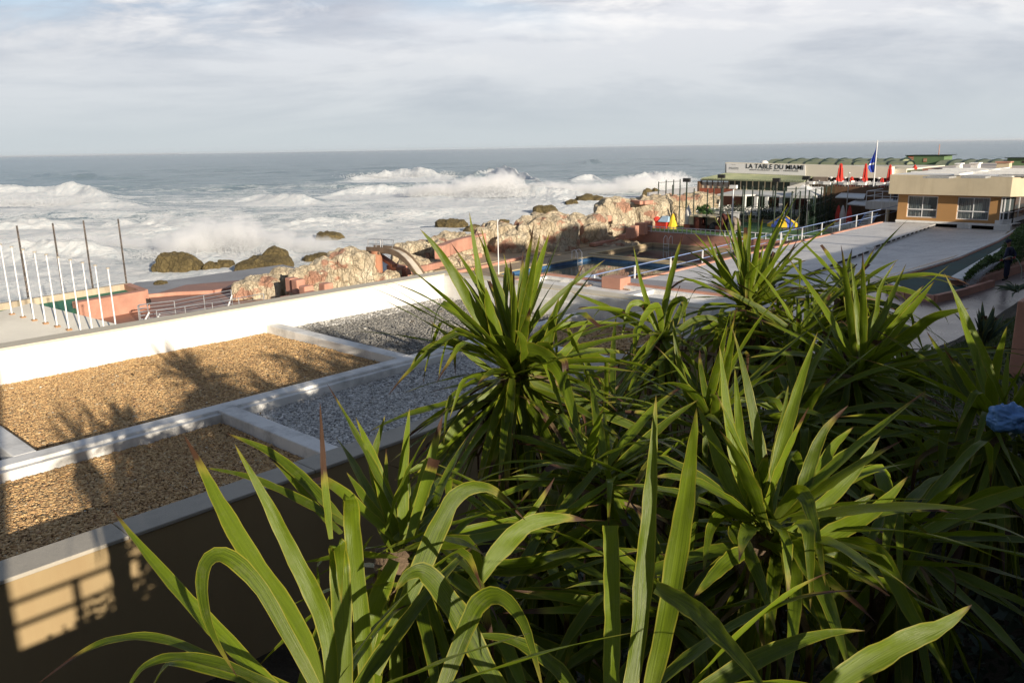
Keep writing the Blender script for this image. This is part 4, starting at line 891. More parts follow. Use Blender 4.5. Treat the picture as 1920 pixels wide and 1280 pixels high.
# ------------------------------------------------------------------ poles
def pole(px, pyb, pyt, z_, r, m, label, name='light_pole', head=None):
    b = AZ(px, pyb, z_); h = (pyb-pyt)/F*(b-CAM).length*1.0
    t_ = thing(name, label, 'lamp post' if head else 'pole', tuple(b)); mb = MB(); mb.tube([(b.x, b.y, b.z), (b.x, b.y, b.z+h)], [r, r*.8], 8); mb.build('pole', M[m], t_)
    if head == 'box': mb = MB(); mb.box(b.x-.3, b.x+.3, b.y-.15, b.y+.15, b.z+h-.28, b.z+h); mb.build('lamp_head', M['white'], t_)
    elif head == 'flood': mb = MB(); mb.box(b.x-.34, b.x+.34, b.y-.22, b.y+.12, b.z+h-.2, b.z+h+.16); mb.build('lamp_head', M['blackmetal'], t_)
    elif head == 'cap': mb = MB(); mb.tube([(b.x, b.y, b.z+h), (b.x, b.y, b.z+h+.08)], r*1.6, 8); mb.build('cap', M['white'], t_)
    return t_
pole(935, 516, 415, 4.0, .042, 'whitemetal', 'thin white pole on the pool deck near the seaward corner', 'pool_pole', 'cap')
pole(1370, 463, 354, 4.6, .075, 'whitemetal', 'white lamp post with a boxy white head behind the centre yucca', head='box')
pole(1285, 428, 342, 5, .09, 'greenmetal', 'floodlight post at the left corner of the court fence', head='flood')
pole(1349, 425, 336, 5, .05, 'blackmetal', 'floodlight post in front of the glazed restaurant wall, left one', head='flood')
pole(1451, 425, 344, 5, .05, 'blackmetal', 'floodlight post in front of the glazed restaurant wall, right one', head='flood')
pole(1506, 420, 341, 5, .05, 'blackmetal', 'floodlight post beside the white tents', head='flood')
pole(1584, 430, 336, 5.0, .05, 'metal', 'thin grey pole with a pale tip before the canopies', 'thin_pole', 'cap')
pole(1511, 440, 382, 5.0, .09, 'metal', 'short thick grey pole at the corner of the netted fence', 'thin_pole', 'cap')
# ------------------------------------------------------------------ court fence
def fence(name, pix, zb, h, label, sub=2.4, rails=(1, .66, .33), net=False, tops=None):
    g = [AZ(*q, zb) for q in pix]; t_ = thing(name, label, 'fence', tuple(g[0]))
    for p in g: mb = MB(); mb.tube([(p.x, p.y, zb), (p.x, p.y, zb+h+random.uniform(-.1, .1))], .065, 6); mb.build('post', M['greenmetal'], t_)
    mb = MB()
    for a, b in zip(g, g[1:]):
        for f in rails: mb.tube([(a.x, a.y, zb+h*f*.97), (b.x, b.y, zb+h*f*.97)], .022, 5)
    mb.build('rail', M['greenmetal'], t_)
    if net:
        mb = MB()
        for a, b in zip(g, g[1:]): mb.quad((a.x, a.y, zb), (b.x, b.y, zb), (b.x, b.y, zb+h*.97), (a.x, a.y, zb+h*.97))
        mb.build('netting', M['net'], t_)
fence('court_fence', [(1233, 417), (1247, 415), (1261, 413), (1273, 412)], 5, 4.3, 'open left run of the tall dark court fence before the cliff')
fence('court_fence', [(1259, 421), (1273, 424), (1299, 430), (1324, 433), (1350, 436), (1372, 439), (1392, 441), (1420, 443), (1449, 445), (1466, 445.5), (1480, 446), (1495, 446)], 5, 4.0, 'long front run of the tall dark court fence behind the white railing', rails=(.5, .05))
fence('court_fence', [(1512, 441), (1524, 436), (1535, 432), (1544, 427), (1554, 420), (1565, 412)], 5, 4.0, 'netted right run of the tall dark court fence beside the tents', net=True)
fence('court_fence', [(1336, 420), (1353, 421), (1372, 422), (1390, 423), (1408, 423), (1426, 424), (1446, 424), (1466, 425), (1488, 425), (1506, 424)], 5, 3.9, 'back run of the tall dark court fence in front of the shrubs and pavilion', rails=(.97, .5, .05), net=True)
# white railing and its wall
mb = MB(); mb.box(-43.8, -23.1, 65.15, 65.4, 3.9, 5.0)
single(mb, 'pool_end_wall', M['pink'], 'long pink wall closing the far end of the pools under the white railing', 'wall', (-33, 65.2, 4))
wr = thing('white_railing', 'long low white railing of vertical bars on top of the pink pool wall', 'railing', (-33, 65.2, 5))
mb = MB(); mb.box(-43.8, -25, 65.2, 65.27, 5.50, 5.56); mb.box(-43.8, -25, 65.2, 65.27, 5.06, 5.11); mb.build('rail', M['whitemetal'], wr)
mb = MB(); x = -43.8; k = 0
while x < -25: mb.box(x, x+.05, 65.21, 65.26, 5.11, 5.50); x += .48
mb.build('bar', M['whitemetal'], wr)
for i in range(9): x = -43.8+i*1.92; mb = MB(); mb.box(x, x+.08, 65.17, 65.2, 4.8, 5.56); mb.build('post', M['whitemetal'], wr)
# blue and white handrail of the ramp along the terrace edge
xr = -23.3; hr = thing('ramp_handrail', 'long blue and white handrail along the ramp between the pools and the white terrace', 'railing', (xr, 52, 4.6))
def zq(y): return 5.85+.32*(y-36)/26
mb = MB(); mb.tube([(xr, 30, zq(30)+1.08), (xr, 84, zq(84)+1.08)], .026, 6); mb.tube([(xr, 30, zq(30)+.6), (xr, 84, zq(84)+.6)], .02, 6); mb.build('rail', M['bluerail'], hr)
for i in range(14): y = 31.3+i*3.52; mb = MB(); mb.box(xr-.032, xr+.032, y-.032, y+.032, zq(y)-.5, zq(y)+1.08); mb.build('post', M['whitemetal'], hr)
# pool ladders
for k, (px, py, lab) in enumerate(((1082, 487, 'steel pool ladder at the seaward side of the blue rimmed pool'), (1252, 459, 'steel pool ladder at the far end of the second pool'))):
    b = AZ(px, py, 4.0); t_ = thing('pool_ladder', lab, 'ladder', tuple(b), 0, 'pool ladders'); ax = Vector((0, 1, 0)) if k == 0 else Vector((1, 0, 0)); ou = Vector((1, 0, 0)) if k == 0 else Vector((0, -1, 0))
    for s in (-.28, .28):
        mb = MB(); p = b+ax*s; mb.tube([p-ou*.35, p-ou*.3+Vector((0, 0, .75)), p+Vector((0, 0, .85)), p+ou*.28+Vector((0, 0, .6)), p+ou*.3+Vector((0, 0, -1))], .03, 6); mb.build('side_rail', M['whitemetal'], t_)
    mb = MB()
    for z_ in (-.2, -.45, .1): mb.tube([b-ax*.28+ou*.3+Vector((0, 0, z_)), b+ax*.28+ou*.3+Vector((0, 0, z_))], .025, 6)
    mb.build('rung', M['whitemetal'], t_)
# ------------------------------------------------------------------ playground and court
def at5(px, py): return AZ(px, py, 5.0)
b = at5(1239, 427); t_ = thing('playhouse', 'red toy playhouse with a pale blue roof panel behind the white railing', 'playhouse', tuple(b))
mb = MB(); mb.prism([(b.x-.9, b.y-.5), (b.x+.9, b.y-.5), (b.x+.9, b.y+.5), (b.x-.9, b.y+.5)], 5, 5.7); mb.build('body', M['red'], t_)
mb = MB(); mb.lathe((b.x-.5, b.y, 5.7), [(.55, 0), (.5, .25), (.25, .45), (.05, .5)], 14); mb.lathe((b.x-1.0, b.y+.2, 5.5), [(.3, 0), (.28, .2), (.1, .35)], 10); mb.build('hood', M['red'], t_)
mb = MB(); mb.mesh([(b.x+.0, b.y-.6, 5.65), (b.x+1.1, b.y-.6, 5.65), (b.x+.9, b.y, 6.2), (b.x+.2, b.y, 6.2), (b.x+1.1, b.y+.6, 5.65), (b.x, b.y+.6, 5.65)], [(0, 1, 2, 3), (3, 2, 4, 5), (1, 4, 2), (0, 3, 5)]); mb.build('roof', mat('pale_blue', (.35, .5, .65), .5), t_)
b = at5(1261, 428); mb = MB(); mb.lathe(b, [(.62, 0), (.5, .35), (.28, .9), (.1, 1.35), (.03, 1.45)], 10); o = mb.build('yellow_cone', M['yellow'], None, tuple(b)); tag(o, 'yellow folded play parasol left of the floodlight post', 'parasol')
b = at5(1315, 431); t_ = thing('play_structure', 'beige and dark red play structure with a small grey tower', 'play structure', tuple(b))
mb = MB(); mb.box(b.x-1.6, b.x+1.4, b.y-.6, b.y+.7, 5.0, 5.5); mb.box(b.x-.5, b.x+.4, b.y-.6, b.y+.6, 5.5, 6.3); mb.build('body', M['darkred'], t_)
mb = MB(); mb.box(b.x-.9, b.x+2, b.y-.7, b.y+.8, 6.3, 6.42); mb.box(b.x+.4, b.x+1.5, b.y+.2, b.y+.6, 5.5, 6.3); mb.box(b.x-1.1, b.x-.6, b.y-.5, b.y+.5, 5.5, 6.3); mb.build('panel', M['fascia'], t_)
mb = MB(); mb.lathe((b.x-1.5, b.y, 5.3), [(.35, 0), (.35, 1.0), (.28, 1.4), (.05, 2.0)], 12); mb.build('tower', M['terrace'], t_)
mb = MB(); mb.lathe((b.x+1.6, b.y-.4, 5.0), [(.4, 0), (.55, .3), (.4, .7), (.1, .85)], 12); mb.build('wheel_ride', M['blackmetal'], t_)
b = at5(1362, 436); t_ = thing('play_ride', 'dark red and navy play ride under the lamp post', 'play ride', tuple(b))
mb = MB(); mb.box(b.x-1.2, b.x+.9, b.y, b.y+1, 5, 5.6); mb.lathe((b.x-.6, b.y+.4, 5.6), [(.5, 0), (.55, .4), (.35, .9), (.1, 1.1)], 10); mb.build('body', M['darkred'], t_)
mb = MB(); mb.lathe((b.x+.6, b.y+.3, 5.0), [(.55, 0), (.6, .9), (.4, 1.3), (.1, 1.5)], 12); mb.build('tub', M['slats'], t_)
b = at5(1379, 430); t_ = thing('notice_board', 'small white and blue notice board on the court fence', 'sign', tuple(b))
mb = MB(); mb.box(b.x-.3, b.x+.3, b.y-.03, b.y+.03, 5.6, 6.7); mb.build('board', M['banner'], t_); mb = MB(); mb.box(b.x-.26, b.x+.26, b.y-.04, b.y-.031, 5.7, 6.1); mb.build('blue_panel', M['blue'], t_)
# carousel parasol
b = AZ(1466, 443, 5.0); t_ = thing('carousel_parasol', 'wide blue and yellow striped parasol standing on the green court', 'parasol', tuple(b))
R_ = 27/F*(b-CAM).length; ze = AU(1466, 419, b.y).z; za = AU(1466, 401, b.y).z
mb = MB(); n = 12
for k in range(n):
    mb.cur = k % 2; a0 = 2*PI*(k+.35)/n; a1 = 2*PI*(k+1.35)/n
    p0 = (b.x+R_*math.cos(a0), b.y+R_*math.sin(a0), ze); p1 = (b.x+R_*math.cos(a1), b.y+R_*math.sin(a1), ze)
    mb.quad(p0, p1, (b.x, b.y, za)); mb.quad((p0[0], p0[1], ze-.22), (p1[0], p1[1], ze-.22), p1, p0)
mb.build('canopy', [M['blue'], M['yellow']], t_)
mb = MB(); mb.tube([(b.x, b.y, 5), (b.x, b.y, za+.2)], .05, 8); mb.lathe((b.x, b.y, za), [(.12, 0), (.12, .15), (.03, .25)], 8); mb.build('pole', M['whitemetal'], t_)
# palms and shrubs by the pavilion
def palm(px, py, zb, h, R, label, n=16, m='palm'):
    b = AZ(px, py, zb); t_ = thing('palm', label, 'palm', tuple(b)); mb = MB(); mb.tube([b, b+Vector((.1, 0, h*.5)), b+Vector((0, .1, h))], [.13, .1, .09], 7); mb.build('trunk', M['bark'], t_)
    pts = []
    for k in range(n):
        a = random.random()*6.28; e = random.uniform(-.2, 1.2); L = R*random.uniform(.7, 1.1)
        for j in range(60):
            s = random.random(); hh = math.sin(e)*s-.9*s*s*(1-.4*e); d = s*math.cos(e*.6)
            pts.append((b.x+math.cos(a)*L*d+random.gauss(0, .05+.08*s), b.y+math.sin(a)*L*d+random.gauss(0, .05+.08*s), b.z+h+L*hh+random.gauss(0, .04)))
    cloudobj('crown', pts, .22, M[m], parent=t_, asp=.3)
palm(1313, 412, 5.2, .9, 1.6, 'low bright green palm before the cliff and the pavilion')
palm(1328, 409, 5.2, .5, 1.0, 'small palm beside the low bright green one', 10)
palm(1538, 392, 5.4, 2.4, 2.2, 'dark green palm behind the netted fence', 22)
def shrub(px, py, zb, w_, h, label, n=900, m='shrub', size=.16):
    b = AZ(px, py, zb); pts = []
    for k in range(n):
        d = Vector((random.gauss(0, 1), random.gauss(0, 1), abs(random.gauss(0, 1)))).normalized(); r = (.55+.45*random.random())*(1+.5*noise.noise(d*2.3+b))
        pts.append((b.x+d.x*w_*r, b.y+d.y*w_*.6*r, b.z+d.z*h*r))
    t_ = thing('shrub', label, 'shrub', tuple(b)); cloudobj('foliage', pts, size, M[m], parent=t_)
    mb = MB(); mb.tube([(b.x, b.y, b.z-.1), (b.x, b.y, b.z+h*.6)], .05, 5); mb.build('stem', M['bark'], t_)
for i, px in enumerate((1345, 1362, 1380, 1398, 1417, 1436, 1455, 1474)):
    shrub(px, 410+i*.8, 5.1, 1.1, 1.15+.3*(i % 3), ['first', 'second', 'third', 'fourth', 'fifth', 'sixth', 'seventh', 'last'][i]+' from the left of the dark shrubs in front of the white tables', 700)
for i, px in enumerate((1518, 1532, 1546, 1557)):
    shrub(px, 424-i*4, 5.0, 1.5, 2.2+.2*i, ['dark climbing shrub', 'second climbing shrub', 'third climbing shrub', 'last climbing shrub'][i]+' filling the netted fence, counted from the left', 1300, 'shrub', .2)
# ------------------------------------------------------------------ pavilion with white tables
pv_ = thing('dining_pavilion', 'open dining pavilion with a flat white scalloped roof on white pillars', 'pavilion', (-41, 86, 5.2))
Yp = 84.5
fr_ = [AU(1344, 368, Yp), AU(1393, 369, Yp), AU(1417, 367, Yp+1.5), AU(1462, 369, Yp), AU(1484, 366, Yp)]
bk = [AU(1484, 362, 90), AU(1468, 359, 92), AU(1415, 357.5, 92), AU(1380, 361, 90)]
poly = [(q.x, q.y) for q in fr_]+[(q.x, q.y) for q in bk]; zz_ = 7.42
mb = MB(); mb.prism(poly, [zz_-.14]*9, [zz_+.03]*5+[zz_+.25]*4); mb.build('roof', M['white'], pv_)
for px in (1346, 1395, 1417, 1437, 1464, 1484):
    q = AU(px, 392, Yp+.35); mb = MB(); mb.box(q.x-.17, q.x+.17, q.y-.17, q.y+.17, 4.9, zz_-.14); mb.build('pillar', M['white'], pv_)
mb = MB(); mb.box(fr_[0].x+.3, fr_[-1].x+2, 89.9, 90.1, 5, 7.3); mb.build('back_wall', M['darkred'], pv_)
mb = MB(); mb.box(fr_[0].x-1, fr_[-1].x+3, 79, 90, 4.7, 5.25); mb.build('floor', M['deck'], pv_)
for i, (px, py) in enumerate(((1373, 353), (1415, 353), (1458, 354))):
    pass
for i, (px, py, y) in enumerate(((1414, 353, 91), (1457.5, 355, 91))):
    q = AU(px, py, y); single(MB().box(q.x-.32, q.x+.32, y-.3, y+.3, q.z-.25, q.z+.12), 'roof_lamp_box', M['white'], ['boxy white lamp on a dark bracket above the pavilion, left one', 'boxy white lamp on a dark bracket above the pavilion, right one'][i], 'lamp', tuple(q))
def chair_mesh():
    mb = MB(); mb.box(-.24, .24, -.24, .24, .42, .47); mb.box(-.24, .24, .2, .25, .47, .88)
    for x in (-.22, .2):
        for y in (-.22, .2): mb.box(x, x+.03, y, y+.03, 0, .42)
    return mb
ck = None; places = []
for r_i, (ya, n) in enumerate(((79.8, 6), (81.4, 8), (83.0, 8), (84.9, 7), (86.6, 6))):
    for i in range(n):
        x = -45.6+(i+.5*(r_i % 2))*1.38; places.append((x, ya))
ch0 = tb0 = None; nt = 0; nc = 0
rows = ['front row', 'second row', 'middle row', 'fourth row', 'back row']
for (x, y) in places:
    ri_ = [79.8, 81.4, 83.0, 84.9, 86.6].index(y)
    if tb0 is None:
        tb0 = MB(); tb0.box(-.42, .42, -.42, .42, .70, .75); tb0.box(-.40, .40, -.40, .40, .45, .70); tb0.tube([(0, 0, 0), (0, 0, .45)], .05, 6); tb0.box(-.25, .25, -.25, .25, 0, .04)
        tb0 = tb0.build('dining_table', M['white'], None, (0, 0, 0)); o = tb0
    else: o = tb0.copy(); COL.objects.link(o)
    o.location = (x, y, 5.25); tag(o, f'white clothed dining table in the {rows[ri_]} under or before the pavilion', 'table', 'white dining tables at the pavilion ' + rows[ri_])
    for s in (-1, 1):
        if ch0 is None: ch0 = chair_mesh().build('dining_chair', M['white'], None, (0, 0, 0)); c = ch0
        else: c = ch0.copy(); COL.objects.link(c)
        c.location = (x+s*.62, y+random.uniform(-.1, .1), 5.25); c.rotation_euler.z = -s*PI/2+random.uniform(-.3, .3); tag(c, f'white dining chair at a table in the {rows[ri_]} of the pavilion', 'chair', 'white dining chairs at the pavilion ' + rows[ri_])
# tents
def tent(pxl, pxr, pye, pya, y, d, label):
    a = AU(pxl, pye, y); b = AU(pxr, pye, y); z_ = a.z; c = AU((pxl+pxr)/2, pya, y+d/2); t_ = thing('tent', label, 'tent', (a.x, y, 5.2)); mb = MB()
    p = [(a.x, y, z_), (b.x, y, z_), (b.x, y+d, z_), (a.x, y+d, z_)]; ap = (c.x, y+d/2, c.z)
    for i in range(4): mb.quad(p[i], p[(i+1) % 4], ap); q = p[i]; r = p[(i+1) % 4]; mb.quad((q[0], q[1], z_-.3), (r[0], r[1], z_-.3), r, q)
    mb.build('canopy', M['tent'], t_)
    for q in p: mb = MB(); mb.tube([(q[0], q[1], 5.1), (q[0], q[1], z_-.02)], .06, 6); mb.build('post', M['whitemetal'], t_)
tent(1484, 1527, 366, 346, 84, 5, 'white peaked tent beside the right end of the pavilion')
tent(1515, 1564, 366, 350, 87, 5, 'white peaked tent behind the netted fence, right of the other')
# ------------------------------------------------------------------ restaurant
rs = thing('restaurant', 'long white walled restaurant with a green roofed glazed front over a brick red base', 'restaurant', (-44, 95, 5))
a = AU(1360, 305, 96); b_ = AU(1672, 313.5, 96)
xa, xb = a.x, b_.x
mb = MB(); mb.prism([(xa, 96), (xb, 96), (xb, 97), (xa, 97)], 9.0, [10.75, 10.25, 10.25, 10.75]); mb.box(xa, -29, 97, 112, 5, 10.0)
mb.build('wall', mat('cream_wall_far', (.74, .69, .58), .8, .04, .8, .1, 10), rs)
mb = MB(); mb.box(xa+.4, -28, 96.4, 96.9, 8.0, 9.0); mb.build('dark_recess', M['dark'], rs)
# lower green roof
g0, g1, g2, g3 = AU(1315, 335, 90), AU(1507, 340, 89.5), AU(1523, 331, 95.9), AU(1362, 325, 95.9)
mb = MB(); mb.mesh([g0, g1, g2, g3, g0-Vector((0, 0, .14)), g1-Vector((0, 0, .14)), g2-Vector((0, 0, .14)), g3-Vector((0, 0, .14))], [(0, 1, 2, 3), (7, 6, 5, 4), (0, 4, 5, 1), (1, 5, 6, 2), (2, 6, 7, 3), (3, 7, 4, 0)])
n = 40
for i in range(n+1):
    f = i/n; p = g0.lerp(g1, f); q = g3.lerp(g2, f); mb.beam(p+Vector((0, 0, .03)), q+Vector((0, 0, .03)), .09, .06)
mb.build('green_roof', M['roofgreen'], rs)
zt_ = g0.z-.15; xL = AU(1316, 345, 90.6).x; xM = AU(1367, 345, 90.6).x; xR = AU(1482, 345, 90.6).x
mb = MB(); mb.box(xM, xR, 90.62, 90.66, 7.55, zt_); gl = mb.build('glazing', M['greenglass'], rs)
mb = MB(); nn = 10
for i in range(nn+1): x = xM+(xR-xM)*i/nn; mb.box(x-.05, x+.05, 90.52, 90.62, 7.5, zt_)
mb.build('mullion', M['fascia'], rs)
mb = MB(); mb.box(xL, xM-.05, 90.6, 90.75, 7.75, zt_-.25); mb.build('cream_panel', mat('cream_panel', (.62, .57, .46), .8, .2, 2), rs)
mb = MB()
for i in range(6): x = xL+(xM-xL)*i/5; mb.box(x-.04, x+.04, 90.5, 90.6, 7.7, zt_)
mb.box(xL-.2, xM, 90.45, 90.6, zt_-.12, zt_); mb.build('wood_frame', M['wood'], rs)
mb = MB(); mb.prism([(xL-.3, 90.3), (xM+.1, 90.3), (xR-3, 90.3), (xR-3, 91), (xL-.3, 96)], 4.5, [7.75, 7.72, 7.45, 7.45, 7.75]); mb.build('base_wall', M['redwall'], rs)
mb = MB(); mb.box(xL-.4, xL-.1, 90.2, 90.6, 4.5, 8.6); mb.build('corner_post', M['wood'], rs)
mb = MB(); mb.box(xR, xR+2.2, 90.5, 90.7, 7.2, zt_-.1); mb.build('white_end_wall', M['white'], rs)
# sign banner
bn = thing('sign_banner', 'long white banner reading LA TABLE DU MIAMI on the restaurant wall', 'banner', (a.x, 95.9, 9.2))
c0 = AU(1362, 306.5, 95.9); c1 = AU(1510, 310, 95.9); d0 = AU(1362, 324, 95.9); d1 = AU(1510, 329.5, 95.9)
mb = MB(); mb.mesh([c0, c1, d1, d0, c0+Vector((0, .06, 0)), c1+Vector((0, .06, 0)), d1+Vector((0, .06, 0)), d0+Vector((0, .06, 0))], [(3, 2, 1, 0), (4, 5, 6, 7), (0, 1, 5, 4), (1, 2, 6, 5), (2, 3, 7, 6), (3, 0, 4, 7)]); mb.build('sheet', M['banner'], bn)
def text(s, p0, p1, hgt, y, m, parent, bold=.02, name='lettering'):
    cu = bpy.data.curves.new('t', 'FONT'); cu.body = s; cu.size = 1; cu.extrude = .01; cu.offset = bold; cu.space_character = 1.05
    o = bpy.data.objects.new('t', cu); COL.objects.link(o); dg = bpy.context.evaluated_depsgraph_get(); me = bpy.data.meshes.new_from_object(o.evaluated_get(dg)); bpy.data.objects.remove(o)
    xs = [v.co.x for v in me.vertices]; ys = [v.co.y for v in me.vertices]; W0 = max(xs)-min(xs); H0 = max(ys)-min(ys); mx_ = min(xs); my = min(ys)
    d = Vector(p1)-Vector(p0); L = d.length; d.normalize()
    og = Vector(parent.location) if parent is not None else Vector((0, 0, 0))
    for v in me.vertices:
        q = Vector(p0)+d*((v.co.x-mx_)/W0*L)+Vector((0, 0, (v.co.y-my)/H0*hgt)); q.y = y-v.co.z*.5; v.co = q-og
    me.materials.clear(); me.materials.append(m); o = bpy.data.objects.new(name, me); link(o); o.parent = parent; return o
tl0 = AU(1399, 315.5, 95.88); tl1 = AU(1506, 318.8, 95.88); text('LA TABLE DU MIAMI', tl0, tl1, AU(1399, 306.9, 95.88).z-tl0.z, 95.87, M['ink'], bn, .006)
tl0 = AU(1406, 319.3, 95.88); tl1 = AU(1497, 322, 95.88); text('RESTAURANT - BAR - TERRASSE', tl0, tl1, .14, 95.87, M['ink'], bn, 0)
tl0 = AU(1368, 317.5, 95.88); tl1 = AU(1385, 318, 95.88); text('MIAMI', tl0, tl1, .30, 95.87, M['greyink'], bn, 0)
tl0 = AU(1373, 309, 95.88); tl1 = AU(1380, 309.2, 95.88); text('LE', tl0, tl1, .08, 95.87, M['greyink'], bn, 0)
# barrel roofs behind the wall
def barrel(pxl, pxr, pyt, pyb, y, label, segs, depth=5):
    a = AU(pxl, pyb, y); b = AU(pxr, pyb, y); h = AU(pxl, pyt, y).z-a.z; t_ = thing('barrel_roof', label, 'roof', (a.x, y, a.z)); mb = MB(); n = 10
    for s in range(segs):
        xa_ = a.x+(b.x-a.x)*s/segs; xb_ = a.x+(b.x-a.x)*(s+.94)/segs; za_ = a.z+(b.z-a.z)*s/segs
        vs = []
        for k in range(n+1):
            an = PI*k/n; vs += [(xa_, y+depth/2-depth/2*math.cos(an), za_+h*math.sin(an)), (xb_, y+depth/2-depth/2*math.cos(an), za_+h*math.sin(an))]
        fs = [(2*k, 2*k+1, 2*k+3, 2*k+2) for k in range(n)]+[tuple(range(0, 2*n+2, 2)), tuple(range(2*n+1, 0, -2))]; mb.mesh(vs, fs)
    mb.build('vault', M['roofgreen'], t_)
    mb = MB()
    for s in range(segs):
        xb_ = a.x+(b.x-a.x)*(s+.94)/segs; za_ = a.z+(b.z-a.z)*s/segs
        mb.tube([(xb_+.05, y+depth/2-depth/2*math.cos(PI*k/8)*1.01, za_+h*math.sin(PI*k/8)*1.06) for k in range(9)], .10, 5)
    mb.build('rib', M['greenmetal'], t_)
barrel(1424, 1700, 303, 309, 98, 'near row of green barrel vaults behind the restaurant wall', 9, 3)
barrel(1440, 1690, 298.5, 305, 104, 'far row of green barrel vaults behind the near row', 9, 4)
barrel(1752, 1880, 301, 313, 118, 'wide green barrel roof right of the green shed', 5, 9)
mb = MB(); mb.box(-48, -20, 97.2, 125, 8, 9.85); single(mb, 'flat_roof_block', M['roofgreen'], 'flat green roof area under the barrel vaults', 'roof', (-34, 110, 9))
q = AU(1431, 303, 97.5); single(MB().lathe((q.x, 97.8, q.z-.4), [(.5, 0), (.5, .3), (.25, .5)], 12), 'roof_drum', M['white'], 'round white drum at the left end of the green vaults', 'roof vent', tuple(q))
# green shed
y = 122; a = AU(1698, 306, y); b = AU(1769, 306, y); zt_ = AU(1720, 292, y).z; t_ = thing('green_shed', 'green painted roof shed with two red brown windows on the skyline', 'shed', (a.x, y, a.z))
mb = MB(); mb.box(a.x, b.x, y, y+4, a.z-.6, zt_); mb.build('wall', M['shed'], t_); mb = MB(); mb.box(a.x-.15, b.x+.5, y-.15, y+4.1, zt_, zt_+.08); mb.build('roof', M['greenmetal'], t_)
for (p0, p1, q0, q1) in ((1702, 1713, 293.5, 305), (1731, 1738, 297, 304)):
    c = AU(p0, q1, y); d = AU(p1, q0, y); mb = MB(); mb.box(c.x, d.x, y-.04, y, c.z, d.z); f = mb.build('window', M['redwall'], t_)
    mb = MB(); 
    for k in range(1, 4): mb.box(c.x, d.x, y-.06, y-.04, c.z+(d.z-c.z)*k/4-.03, c.z+(d.z-c.z)*k/4+.03)
    mb.build('slat', M['fascia'], f)
c = AU(1684, 306, y); mb = MB(); mb.prism([(c.x, y-.3), (a.x, y-.3), (a.x, y+1), (c.x, y+1)], c.z-.5, [c.z+.2, zt_-.2, zt_-.2, c.z+.2]); mb.build('lean_to', M['shed'], t_)
mb = MB(); q = AU(1756, 290, y); mb.tube([(q.x, y+1, zt_), (q.x, y+1, AU(1756, 271, y).z)], .05, 6); mb.build('mast', M['pink'], t_)
y = 100; a = AU(1888, 304, y); b = AU(1935, 304, y); t_ = thing('green_hut', 'small dark green hut with two openings at the right edge of the skyline', 'hut', (a.x, y, a.z)); zt_ = AU(1900, 297, y).z
mb = MB(); mb.box(a.x, b.x, y, y+3, a.z-.9, zt_); mb.build('wall', M['shed'], t_); mb = MB(); mb.box(a.x-.2, b.x, y-.3, y+3, zt_, zt_+.08); mb.build('roof', M['greenmetal'], t_)
mb = MB()
for k in (1.4, 2.3): mb.box(a.x+k, a.x+k+.6, y-.03, y, a.z-.1, zt_-.25)
mb.build('opening', M['dark'], t_)
# ------------------------------------------------------------------ upper dining terrace with red parasols
YT = 93
mb = MB(); q0 = AU(1553, 351, 90.5); mb.box(q0.x-2.5, -25.5, 90.2, 96.2, 5, 8.0); o = single(mb, 'upper_terrace', M['fascia'], 'raised dining terrace in front of the long cream wall', 'terrace', (-32, 93, 5))
mb = MB(); mb.box(-39.6, -25.5, 90.0, 90.2, 7.6, 8.2); single(mb, 'terrace_parapet', M['white'], 'low white parapet along the upper dining terrace', 'wall', (-32, 90.1, 7.6))
a = AU(1524, 325, 91.5); b = AU(1553, 325, 91.5); mb = MB(); n = 14
for i in range(n): x = a.x+(b.x-a.x)*i/n; mb.box(x, x+(b.x-a.x)/n*.8, 91.5, 91.56, 8.0, 9.25)
single(mb, 'slatted_screen', M['slats'], 'grey brown slatted screen at the left end of the upper terrace', 'screen', (a.x, 91.5, 8))
def closed_parasol(px, pyt, pyb, y, label, w_=1.0, group=None):
    b = AU(px, pyb, y); zt = AU(px, pyt, y).z; h = zt-8.0; t_ = thing('closed_parasol', label, 'parasol', (b.x, y, 8.0), 0, group)
    mb = MB(); mb.tube([(b.x, y, 8.0), (b.x, y, zt)], .035, 6); mb.build('pole', M['wood'], t_)
    mb = MB(); k = h/2.7; n = 12; base = len(mb.v)
    prof = [(.36*w_, .18*h), (.33*w_, .22*h), (.22*w_, .5*h), (.17*w_, .78*h), (.13*w_, .82*h), (.12*w_, .93*h), (.03, .99*h)]
    for j, (r, z_) in enumerate(prof): mb.v += [(b.x+r*(1+.25*math.cos(6*2*PI*i/n*1.0))*math.cos(2*PI*i/n), y+r*(1+.25*math.cos(6*2*PI*i/n))*math.sin(2*PI*i/n), 8.0+z_) for i in range(n)]
    for j in range(len(prof)-1):
        for i in range(n): a0 = base+j*n+i; b0_ = base+j*n+(i+1) % n; mb.f.append((a0, b0_, b0_+n, a0+n)); mb.m.append(0)
    mb.build('canopy', M['red'], t_)
for i, (px, pt) in enumerate(((1574, 305.5), (1620.5, 306), (1666, 308))):
    closed_parasol(px, pt, 347, 93.2, ['tall closed red parasol nearest the slatted screen', 'tall closed red parasol just left of the flagpole', 'tall closed red parasol at the corner of the orange building'][i], 1.25 if i == 0 else .95)
for i, (px, pt) in enumerate(((1570, 330), (1596.5, 331), (1622, 332), (1653.5, 333))):
    closed_parasol(px, pt, 346, 91.6, ['small closed red parasol under the leftmost tall one', 'small closed red parasol standing alone between two tall ones', 'small closed red parasol under the middle tall one', 'small closed red parasol right of the flagpole'][i], 1.0)
q = AU(1716, 309, 100); mb = MB(); mb.lathe((q.x, 100, q.z-1.0), [(.4, -.8), (.33, .3), (.2, .45), (.3, .6), (.05, 1)], 10); single(mb, 'closed_parasol', M['red'], 'closed red parasol top showing over the orange building roof', 'parasol', (q.x, 100, q.z-1))
